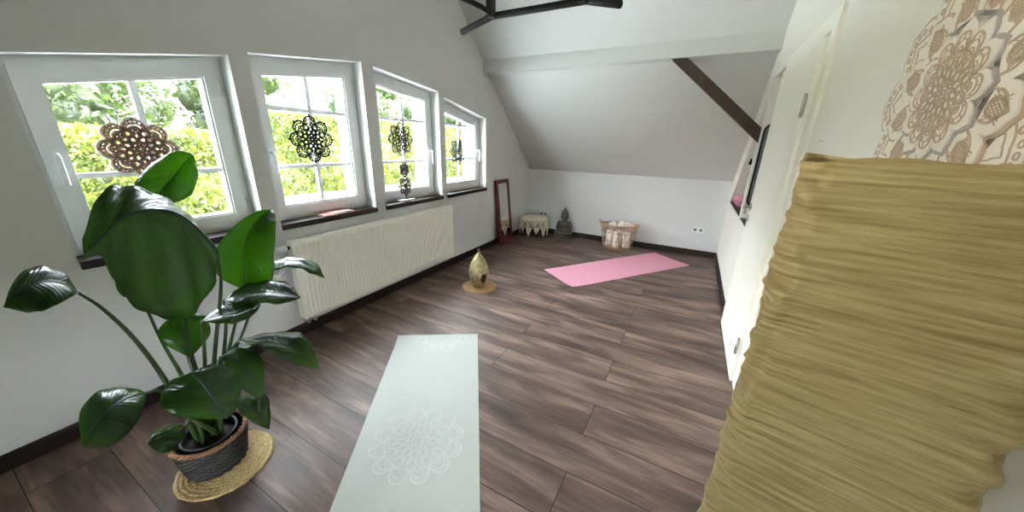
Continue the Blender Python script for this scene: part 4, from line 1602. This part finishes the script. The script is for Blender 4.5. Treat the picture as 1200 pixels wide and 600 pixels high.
# ------------------------------------------------------------------ golden teardrop lantern
def lantern():
    H = 0.395
    o = tag(empty('lantern', (-1.835, 2.735, 0.0135)), 'golden teardrop lantern of hammered metal with an oval opening', 'lantern')
    prof = catmull([(0.052, 0.0), (0.060, 0.008), (0.078, 0.040), (0.098, 0.095), (0.104, 0.150), (0.095, 0.210), (0.072, 0.270), (0.045, 0.318), (0.022, 0.350), (0.010, 0.366)], 7)
    SEG = 72
    oz, oa = 0.112, math.radians(-28)
    bm = bmesh.new()
    rings = [[bm.verts.new((r * math.cos(2 * PI * k / SEG), r * math.sin(2 * PI * k / SEG), z)) for k in range(SEG)] for r, z in prof]
    def inside(v):
        a = (math.atan2(v.y, v.x) - oa + PI) % (2 * PI) - PI
        return (a * 0.1 / 0.036) ** 2 + ((v.z - oz) / 0.048) ** 2 < 1
    for A, B in zip(rings, rings[1:]):
        for k in range(SEG):
            q = (A[k], A[(k + 1) % SEG], B[(k + 1) % SEG], B[k])
            c = (q[0].co + q[1].co + q[2].co + q[3].co) / 4
            if inside(c):
                continue
            f = bm.faces.new(q)
            f.smooth = True
    bm.faces.new(rings[0][::-1])
    bmesh.ops.delete(bm, geom=[v for v in bm.verts if not v.link_faces], context='VERTS')
    sh = link('shell', bm, M['gold'], o, True)
    so = sh.modifiers.new('thickness', 'SOLIDIFY')
    so.thickness = 0.002
    bm = bmesh.new()
    pts = []
    for k in range(40):
        t = 2 * PI * k / 40
        z = oz + 0.050 * math.sin(t)
        a = oa + 0.038 * math.cos(t) / 0.1
        r = next(r0 + (r1 - r0) * (z - z0) / (z1 - z0) for (r0, z0), (r1, z1) in zip(prof, prof[1:]) if z0 <= z <= z1)
        pts.append((r * math.cos(a), r * math.sin(a), z))
    tube(bm, pts, 0.0035, 8, True)
    link('opening_rim', bm, M['gold'], o)
    for r, z, n in ((0.084, 0.05, 40), (0.095, 0.21, 40), (0.072, 0.27, 30), (0.045, 0.318, 20)):
        bm = bmesh.new()
        tube(bm, [(r * math.cos(2 * PI * k / 60), r * math.sin(2 * PI * k / 60), z) for k in range(60)] if z > 0.1 else
             [(r * math.cos(oa + 0.7 + 4.88 * k / 60), r * math.sin(oa + 0.7 + 4.88 * k / 60), z) for k in range(61)], 0.0024, 6, z > 0.1)
        for k in range(n):
            a = 2 * PI * k / n
            v = Vector((r * math.cos(a), r * math.sin(a), z))
            if not inside(v) and (z > 0.1 or abs((a - oa + PI) % (2 * PI) - PI) > 0.72):
                ball(bm, v, 0.0036, 6, 4)
        link('bead_row', bm, M['gold'], o)
    bm = bmesh.new()
    lathe(bm, [(0.012, 0.360), (0.014, 0.366), (0.008, 0.372), (0.011, 0.378), (0.006, 0.384)], 16)
    ring = [(0.011 * math.cos(2 * PI * k / 20), 0.0, 0.393 + 0.011 * math.sin(2 * PI * k / 20)) for k in range(20)]
    tube(bm, ring, 0.0028, 8, True)
    link('finial', bm, M['gold'], o)
lantern()

# ------------------------------------------------------------------ things in the openings of the door wall
def on_wall(o, x, y, z, rz=0.0):
    o.location = (0.45 - RW_A * (y - 2.2) + x, y, z)
    o.rotation_euler.z = RW_A + rz
    return o
roll = tag(empty('rolled_mat'), 'rolled pink mat lying on the dark ledge of the triangular opening', 'yoga mat')
on_wall(roll, 0.055, 4.62, O1Z + 0.012)
bm = bmesh.new()
R0, turns, k = 0.056, 4.2, 120
sp = [(2 * PI * turns * i / k, 0.014 + (R0 - 0.014) * i / k) for i in range(k + 1)]
A, B = [], []
for y in (0.0, 0.26):
    out = [(r * math.cos(a), y, R0 + r * math.sin(a)) for a, r in sp]
    inn = [((r - 0.0075) * math.cos(a), y, R0 + (r - 0.0075) * math.sin(a)) for a, r in sp]
    (A if y == 0 else B).extend([bm.verts.new(p) for p in out + inn[::-1]])
m_ = len(A)
for i in range(m_):
    bm.faces.new((A[i], A[(i + 1) % m_], B[(i + 1) % m_], B[i]))
for r_ in (A, B):
    for i in range(k):
        bm.faces.new((r_[i], r_[i + 1], r_[m_ - 2 - i], r_[m_ - 1 - i]))
link('foam_spiral', bm, M['pink'], roll)

# narrow mirror with rounded black frame on the side face of the post
pm = tag(empty('narrow_mirror'), 'narrow mirror with a rounded black frame on the side of the white post', 'mirror')
on_wall(pm, 0.085, O2A - 0.001, 1.30)
def stadium(hx, hz, n=10):
    pts = [(hx * math.cos(PI * k / n), hz - hx + hx * math.sin(PI * k / n)) for k in range(n + 1)]
    return pts + [(hx * math.cos(PI + PI * k / n), -hz + hx + hx * math.sin(PI + PI * k / n)) for k in range(n + 1)]
bm = bmesh.new()
tube(bm, [(x, -0.009, z) for x, z in stadium(0.062, 0.365)], 0.008, 8, True)
link('mirror_frame', bm, M['black_metal'], pm)
bm = bmesh.new()
prism(bm, stadium(0.060, 0.363), 'y', -0.008, -0.001)
link('mirror_glass', bm, mat('dark_tinted_mirror', (112, 114, 116), 0.3), pm)
for i, (x, z) in enumerate(((-0.018, 0.30), (-0.02, -0.075))):
    bm = bmesh.new()
    box(bm, x - 0.014, x + 0.014, -0.03, -0.010, z - 0.03, z + 0.03, 0.004)
    tube(bm, [(x, -0.028, z - 0.01), (x, -0.045, z - 0.012), (x, -0.05, z + 0.005)], 0.005, 8)
    link('frame_clip', bm, M['black_metal'], pm)

hk = tag(empty('wall_hook'), 'small black hook on the slanted edge of the triangular opening', 'hook')
on_wall(hk, 0.05, 4.52, O1Z + (O1A - 4.52) * 0.97)
bm = bmesh.new()
tube(bm, [(0, 0, 0.0), (0, -0.030, -0.030)], 0.010, 10)
tube(bm, [(0, -0.030, -0.030), (0, -0.044, -0.040)], [0.020, 0.022], 12)
link('hook_body', bm, M['black_metal'], hk)
sp_ = tag(empty('strike_plate'), 'pale metal catch plate on the white post beside the door handle', 'catch')
on_wall(sp_, 0.026, O2A, 0.955)
bm = bmesh.new()
box(bm, -0.012, 0.012, -0.003, 0.0, -0.10, 0.07)
link('plate', bm, M['steel'], sp_)
for z in (-0.08, 0.05):
    bm = bmesh.new()
    tube(bm, [(0, -0.003, z), (0, -0.005, z)], 0.004, 8)
    link('screw', bm, M['black_metal'], sp_)

# ------------------------------------------------------------------ big-leaved potted plant by the leftmost window
LEAVES = [
 ([[[-1.58, 0.554, 1.033], [-1.58, 0.554, 1.033], [-1.58, 0.554, 1.033]], [[-1.55, 0.506, 1.128], [-1.62, 0.55, 1.079], [-1.52, 0.503, 0.93]], [[-1.52, 0.445, 1.203], [-1.66, 0.528, 1.161], [-1.47, 0.392, 0.849]], [[-1.48, 0.361, 1.224], [-1.66, 0.469, 1.239], [-1.43, 0.284, 0.926]], [[-1.46, 0.303, 1.203], [-1.62, 0.386, 1.288], [-1.4, 0.246, 1.054]], [[-1.42, 0.247, 1.161], [-1.55, 0.308, 1.278], [-1.4, 0.238, 1.128]], [[-1.4, 0.209, 1.136], [-1.44, 0.224, 1.173], [-1.4, 0.21, 1.126]]], [[-1.58, 0.554, 1.033], [-1.64, 0.557, 0.864], [-1.7, 0.5, 0.572]]),
 ([[[-2.05, 0.548, 1.171], [-2.05, 0.548, 1.171], [-2.05, 0.548, 1.171]], [[-2.06, 0.594, 1.216], [-2.1, 0.52, 1.242], [-2.0, 0.58, 1.164]], [[-2.08, 0.658, 1.281], [-2.15, 0.613, 1.327], [-2.02, 0.661, 1.182]], [[-2.1, 0.716, 1.334], [-2.14, 0.693, 1.374], [-2.05, 0.72, 1.259]], [[-2.1, 0.741, 1.36], [-2.1, 0.73, 1.368], [-2.09, 0.742, 1.326]]], [[-2.05, 0.548, 1.171], [-1.95, 0.499, 0.875], [-1.8, 0.44, 0.529]]),
 ([[[-1.9, 0.73, 0.716], [-1.9, 0.73, 0.716], [-1.9, 0.73, 0.716]], [[-1.92, 0.757, 0.804], [-1.86, 0.628, 0.843], [-1.84, 0.824, 0.724]], [[-1.94, 0.793, 0.917], [-1.88, 0.659, 0.954], [-1.85, 0.872, 0.866]], [[-1.97, 0.85, 0.998], [-1.93, 0.764, 1.034], [-1.88, 0.921, 0.996]], [[-1.99, 0.926, 1.054], [-1.98, 0.894, 1.078], [-1.94, 0.962, 1.045]], [[-2.0, 0.982, 1.076], [-2.0, 0.982, 1.076], [-2.0, 0.982, 1.076]]], [[-1.9, 0.73, 0.716], [-1.83, 0.611, 0.533]]),
 ([[[-1.95, 0.841, 0.78], [-1.95, 0.841, 0.78], [-1.95, 0.841, 0.78]], [[-1.95, 0.915, 0.786], [-2.06, 0.988, 0.763], [-1.86, 0.867, 0.79]], [[-1.95, 1.017, 0.765], [-2.08, 1.113, 0.733], [-1.84, 0.959, 0.779]], [[-1.94, 1.107, 0.713], [-2.03, 1.182, 0.688], [-1.86, 1.055, 0.703]], [[-1.92, 1.161, 0.626], [-1.92, 1.161, 0.626], [-1.92, 1.161, 0.626]]], [[-1.95, 0.841, 0.78], [-1.88, 0.706, 0.565], [-1.8, 0.58, 0.443]]),
 ([[[-1.72, 0.58, 0.769], [-1.72, 0.58, 0.769], [-1.72, 0.58, 0.769]], [[-1.72, 0.654, 0.768], [-1.84, 0.689, 0.756], [-1.63, 0.591, 0.771]], [[-1.71, 0.728, 0.754], [-1.86, 0.78, 0.754], [-1.61, 0.666, 0.748]], [[-1.7, 0.808, 0.716], [-1.82, 0.881, 0.727], [-1.62, 0.761, 0.701]], [[-1.68, 0.876, 0.669], [-1.68, 0.876, 0.669], [-1.68, 0.876, 0.669]]], [[-1.72, 0.58, 0.769], [-1.74, 0.558, 0.591]]),
 ([[[-1.62, 0.461, 0.751], [-1.62, 0.461, 0.751], [-1.62, 0.461, 0.751]], [[-1.62, 0.517, 0.751], [-1.72, 0.549, 0.741], [-1.56, 0.496, 0.744]], [[-1.61, 0.571, 0.745], [-1.73, 0.61, 0.741], [-1.54, 0.548, 0.728]], [[-1.61, 0.621, 0.743], [-1.69, 0.662, 0.738], [-1.56, 0.615, 0.731]], [[-1.6, 0.664, 0.743], [-1.6, 0.664, 0.743], [-1.6, 0.664, 0.743]]], [[-1.62, 0.461, 0.751], [-1.66, 0.449, 0.574]]),
 ([[[-1.68, 0.575, 0.579], [-1.68, 0.575, 0.579], [-1.68, 0.575, 0.579]], [[-1.66, 0.635, 0.552], [-1.76, 0.686, 0.525], [-1.6, 0.602, 0.565]], [[-1.64, 0.706, 0.51], [-1.77, 0.796, 0.484], [-1.56, 0.649, 0.515]], [[-1.62, 0.771, 0.441], [-1.72, 0.867, 0.451], [-1.55, 0.719, 0.424]], [[-1.6, 0.815, 0.366], [-1.65, 0.872, 0.382], [-1.57, 0.788, 0.342]], [[-1.59, 0.851, 0.289], [-1.59, 0.851, 0.289], [-1.59, 0.851, 0.289]]], [[-1.68, 0.575, 0.579], [-1.7, 0.511, 0.477]]),
 ([[[-1.5, 0.355, 0.628], [-1.5, 0.355, 0.628], [-1.5, 0.355, 0.628]], [[-1.47, 0.364, 0.608], [-1.56, 0.316, 0.597], [-1.56, 0.46, 0.571]], [[-1.44, 0.369, 0.571], [-1.5, 0.265, 0.586], [-1.52, 0.499, 0.512]], [[-1.41, 0.377, 0.518], [-1.43, 0.262, 0.548], [-1.46, 0.46, 0.455]], [[-1.39, 0.381, 0.477], [-1.4, 0.327, 0.49], [-1.42, 0.421, 0.437]], [[-1.38, 0.382, 0.452], [-1.38, 0.382, 0.452], [-1.38, 0.382, 0.452]]], [[-1.5, 0.355, 0.628], [-1.58, 0.37, 0.535]]),
 ([[[-1.62, 0.486, 0.575], [-1.62, 0.486, 0.575], [-1.62, 0.486, 0.575]], [[-1.6, 0.529, 0.53], [-1.68, 0.575, 0.548], [-1.57, 0.49, 0.523]], [[-1.58, 0.559, 0.447], [-1.66, 0.637, 0.487], [-1.55, 0.507, 0.424]], [[-1.57, 0.567, 0.376], [-1.6, 0.612, 0.403], [-1.55, 0.538, 0.361]], [[-1.55, 0.565, 0.326], [-1.55, 0.565, 0.326], [-1.55, 0.565, 0.326]]], [[-1.62, 0.486, 0.575], [-1.66, 0.455, 0.464]]),
 ([[[-1.55, 0.461, 0.397], [-1.55, 0.461, 0.397], [-1.55, 0.461, 0.397]], [[-1.53, 0.495, 0.361], [-1.6, 0.533, 0.352], [-1.5, 0.462, 0.358]], [[-1.51, 0.52, 0.305], [-1.57, 0.587, 0.333], [-1.49, 0.488, 0.29]], [[-1.5, 0.536, 0.249], [-1.53, 0.576, 0.269], [-1.49, 0.518, 0.237]], [[-1.49, 0.54, 0.207], [-1.49, 0.54, 0.207], [-1.49, 0.54, 0.207]]], [[-1.55, 0.461, 0.397], [-1.62, 0.438, 0.347]]),
 ([[[-1.52, 0.305, 0.417], [-1.52, 0.305, 0.417], [-1.52, 0.305, 0.417]], [[-1.49, 0.271, 0.439], [-1.54, 0.287, 0.435], [-1.46, 0.279, 0.416]], [[-1.47, 0.24, 0.459], [-1.52, 0.249, 0.459], [-1.44, 0.232, 0.409]], [[-1.45, 0.212, 0.477], [-1.48, 0.216, 0.483], [-1.44, 0.205, 0.433]], [[-1.44, 0.193, 0.481], [-1.44, 0.193, 0.481], [-1.44, 0.193, 0.481]]], [[-1.52, 0.305, 0.417], [-1.6, 0.345, 0.373]]),
 ([[[-1.62, 0.261, 0.559], [-1.62, 0.261, 0.559], [-1.62, 0.261, 0.559]], [[-1.58, 0.215, 0.593], [-1.68, 0.229, 0.576], [-1.53, 0.227, 0.559]], [[-1.54, 0.165, 0.604], [-1.65, 0.172, 0.623], [-1.48, 0.176, 0.53]], [[-1.5, 0.116, 0.59], [-1.58, 0.111, 0.615], [-1.46, 0.124, 0.529]], [[-1.46, 0.078, 0.567], [-1.46, 0.078, 0.567], [-1.46, 0.078, 0.567]]], [[-1.62, 0.261, 0.559], [-1.66, 0.313, 0.495]]),
 ([[[-2.1, 0.426, 0.77], [-2.1, 0.426, 0.77], [-2.1, 0.426, 0.77]], [[-2.1, 0.403, 0.808], [-2.14, 0.429, 0.83], [-2.05, 0.392, 0.775]], [[-2.1, 0.385, 0.842], [-2.13, 0.404, 0.865], [-2.06, 0.361, 0.805]], [[-2.1, 0.37, 0.871], [-2.1, 0.37, 0.871], [-2.1, 0.37, 0.871]]], [[-2.1, 0.426, 0.77], [-1.95, 0.41, 0.582], [-1.8, 0.404, 0.42]]),
 ([[[-1.85, 0.48, 0.712], [-1.85, 0.48, 0.712], [-1.85, 0.48, 0.712]], [[-1.83, 0.464, 0.655], [-1.88, 0.419, 0.692], [-1.88, 0.552, 0.662]], [[-1.81, 0.45, 0.598], [-1.85, 0.384, 0.637], [-1.85, 0.542, 0.578]], [[-1.79, 0.44, 0.533], [-1.79, 0.44, 0.533], [-1.79, 0.44, 0.533]]], [[-1.85, 0.48, 0.712], [-1.8, 0.45, 0.523]]),
 ([[[-1.75, 0.222, 0.939], [-1.75, 0.222, 0.939], [-1.75, 0.222, 0.939]], [[-1.72, 0.193, 0.99], [-1.8, 0.209, 1.009], [-1.66, 0.187, 0.954]], [[-1.69, 0.156, 1.016], [-1.78, 0.167, 1.044], [-1.62, 0.14, 0.95]], [[-1.66, 0.114, 1.012], [-1.73, 0.12, 1.031], [-1.61, 0.107, 0.957]], [[-1.63, 0.074, 0.982], [-1.63, 0.074, 0.982], [-1.63, 0.074, 0.982]]], [[-1.75, 0.222, 0.939], [-1.74, 0.258, 0.862], [-1.73, 0.301, 0.715], [-1.72, 0.335, 0.511]]),
]

PX, PYY = -1.735, 0.41
def plant():
    o = tag(empty('potted_plant', (PX, PYY, 0.0)), 'large bird-of-paradise plant with glossy paddle leaves in front of the leftmost window', 'plant')
    org = Vector((PX, PYY, 0.0))
    base = Vector((PX, PYY, 0.15))
    rnd = random.Random(9)
    for li, (stn, stem) in enumerate(LEAVES):
        # stations carry mid, left and right points; resample and curve across
        flat = [tuple(s[0]) + tuple(s[1]) + tuple(s[2]) for s in stn]
        S = catmull(flat, 8)
        NS, NA = len(S), 14
        bm = bmesh.new()
        uv = bm.loops.layers.uv.new('leaf')
        G = []
        for i, s in enumerate(S):
            mid, lf, rt = Vector(s[0:3]), Vector(s[3:6]), Vector(s[6:9])
            row = []
            for k in range(-NA // 2, NA // 2 + 1):
                u = abs(k) / (NA / 2)
                e = lf if k < 0 else rt
                p = mid.lerp(e, u)
                wid = (e - mid).length
                nrm = (rt - lf).cross(Vector(S[min(i + 1, NS - 1)][0:3]) - Vector(S[max(i - 1, 0)][0:3]))
                if nrm.length > 1e-9:
                    nrm.normalize()
                    if nrm.z < 0:
                        nrm = -nrm
                    p = p + nrm * (wid * (0.02 if li == 0 else 0.14) * math.sin(PI * u) + wid * 0.03 * u * math.sin(i * 0.9 + li))
                row.append(bm.verts.new(p - org))
            G.append(row)
        for i in range(NS - 1):
            for k in range(NA):
                q = (G[i][k], G[i][k + 1], G[i + 1][k + 1], G[i + 1][k])
                try:
                    f = bm.faces.new(q)
                except ValueError:
                    continue
                f.smooth = True
                for lp, (ii, kk) in zip(f.loops, ((i, k), (i, k + 1), (i + 1, k + 1), (i + 1, k))):
                    uu = abs(kk - NA / 2) / (NA / 2)
                    lp[uv].uv = (ii / NS * 1.0 + uu * 0.18, uu)
        bmesh.ops.remove_doubles(bm, verts=bm.verts, dist=0.0004)
        lo = link('leaf', bm, M['leaf'], o, True)
        sm = lo.modifiers.new('thickness', 'SOLIDIFY')
        sm.thickness = 0.0012
        # midrib and petiole
        bm = bmesh.new()
        mids = [Vector(s[0:3]) - org for s in S]
        tube(bm, mids, [0.0042 * (1 - 0.85 * i / (NS - 1)) for i in range(NS)], 6)
        link('midrib', bm, M['stem'], lo)
        foot = base - org + Vector((rnd.uniform(-0.035, 0.035), rnd.uniform(-0.045, 0.045), 0))
        pts = [Vector(p) - org for p in stem] + [foot]
        if len(pts) > 2:
            pts = [Vector(p) for p in catmull(pts, 8)]
        n = len(pts)
        bm = bmesh.new()
        tube(bm, pts, [0.0048 + 0.0065 * (i / (n - 1)) ** 1.5 for i in range(n)], 8)
        link('petiole', bm, M['stem'], o)
    bm = bmesh.new()
    lathe(bm, [(0.080, 0.030), (0.096, 0.175), (0.102, 0.175), (0.102, 0.185), (0.094, 0.185), (0.090, 0.16)], 32, cap=False)
    link('inner_pot', bm, M['nursery'], o)
    bm = bmesh.new()
    lathe(bm, [(0.001, 0.150), (0.05, 0.156), (0.089, 0.148), (0.085, 0.10), (0.001, 0.10)], 32, cap=False)
    link('soil', bm, M['soil'], o)
    return o
plant()

def wicker_pot():
    o = tag(empty('planter_basket', (PX, PYY, 0.0142)), 'charcoal wicker basket with a brown rim holding the big plant', 'basket')
    H, rb, rt = 0.165, 0.103, 0.130
    bm = bmesh.new()
    nu, rowsn = 36, 15
    lathe(bm, [(0.001, 0.0), (rb, 0.0), (rb, 0.006), (0.001, 0.006)], 36, cap=False)
    for j in range(rowsn):
        z = 0.008 + (H - 0.016) * j / (rowsn - 1)
        r = rb + (rt - rb) * (z / H)
        pts = []
        for i in range(nu * 4):
            a = 2 * PI * i / (nu * 4)
            rr = r + 0.0042 * math.cos(nu / 2 * a + PI * (j % 2))
            pts.append((rr * math.cos(a), rr * math.sin(a), z))
        tube(bm, pts, 0.0062, 6, True)
    for i in range(nu):
        a = 2 * PI * i / nu
        tube(bm, [(rb * math.cos(a), rb * math.sin(a), 0.004), (rt * math.cos(a), rt * math.sin(a), H)], 0.0035, 5)
    link('weave', bm, M['wicker'], o)
    bm = bmesh.new()
    n = 160
    for ph in (0, PI):
        tube(bm, [((rt + 0.005 * math.cos(20 * 2 * PI * i / n + ph)) * math.cos(2 * PI * i / n), (rt + 0.005 * math.cos(20 * 2 * PI * i / n + ph)) * math.sin(2 * PI * i / n), H + 0.005 * math.sin(20 * 2 * PI * i / n + ph)) for i in range(n)], 0.0065, 6, True)
    link('rim', bm, M['wicker_rim'], o)
wicker_pot()
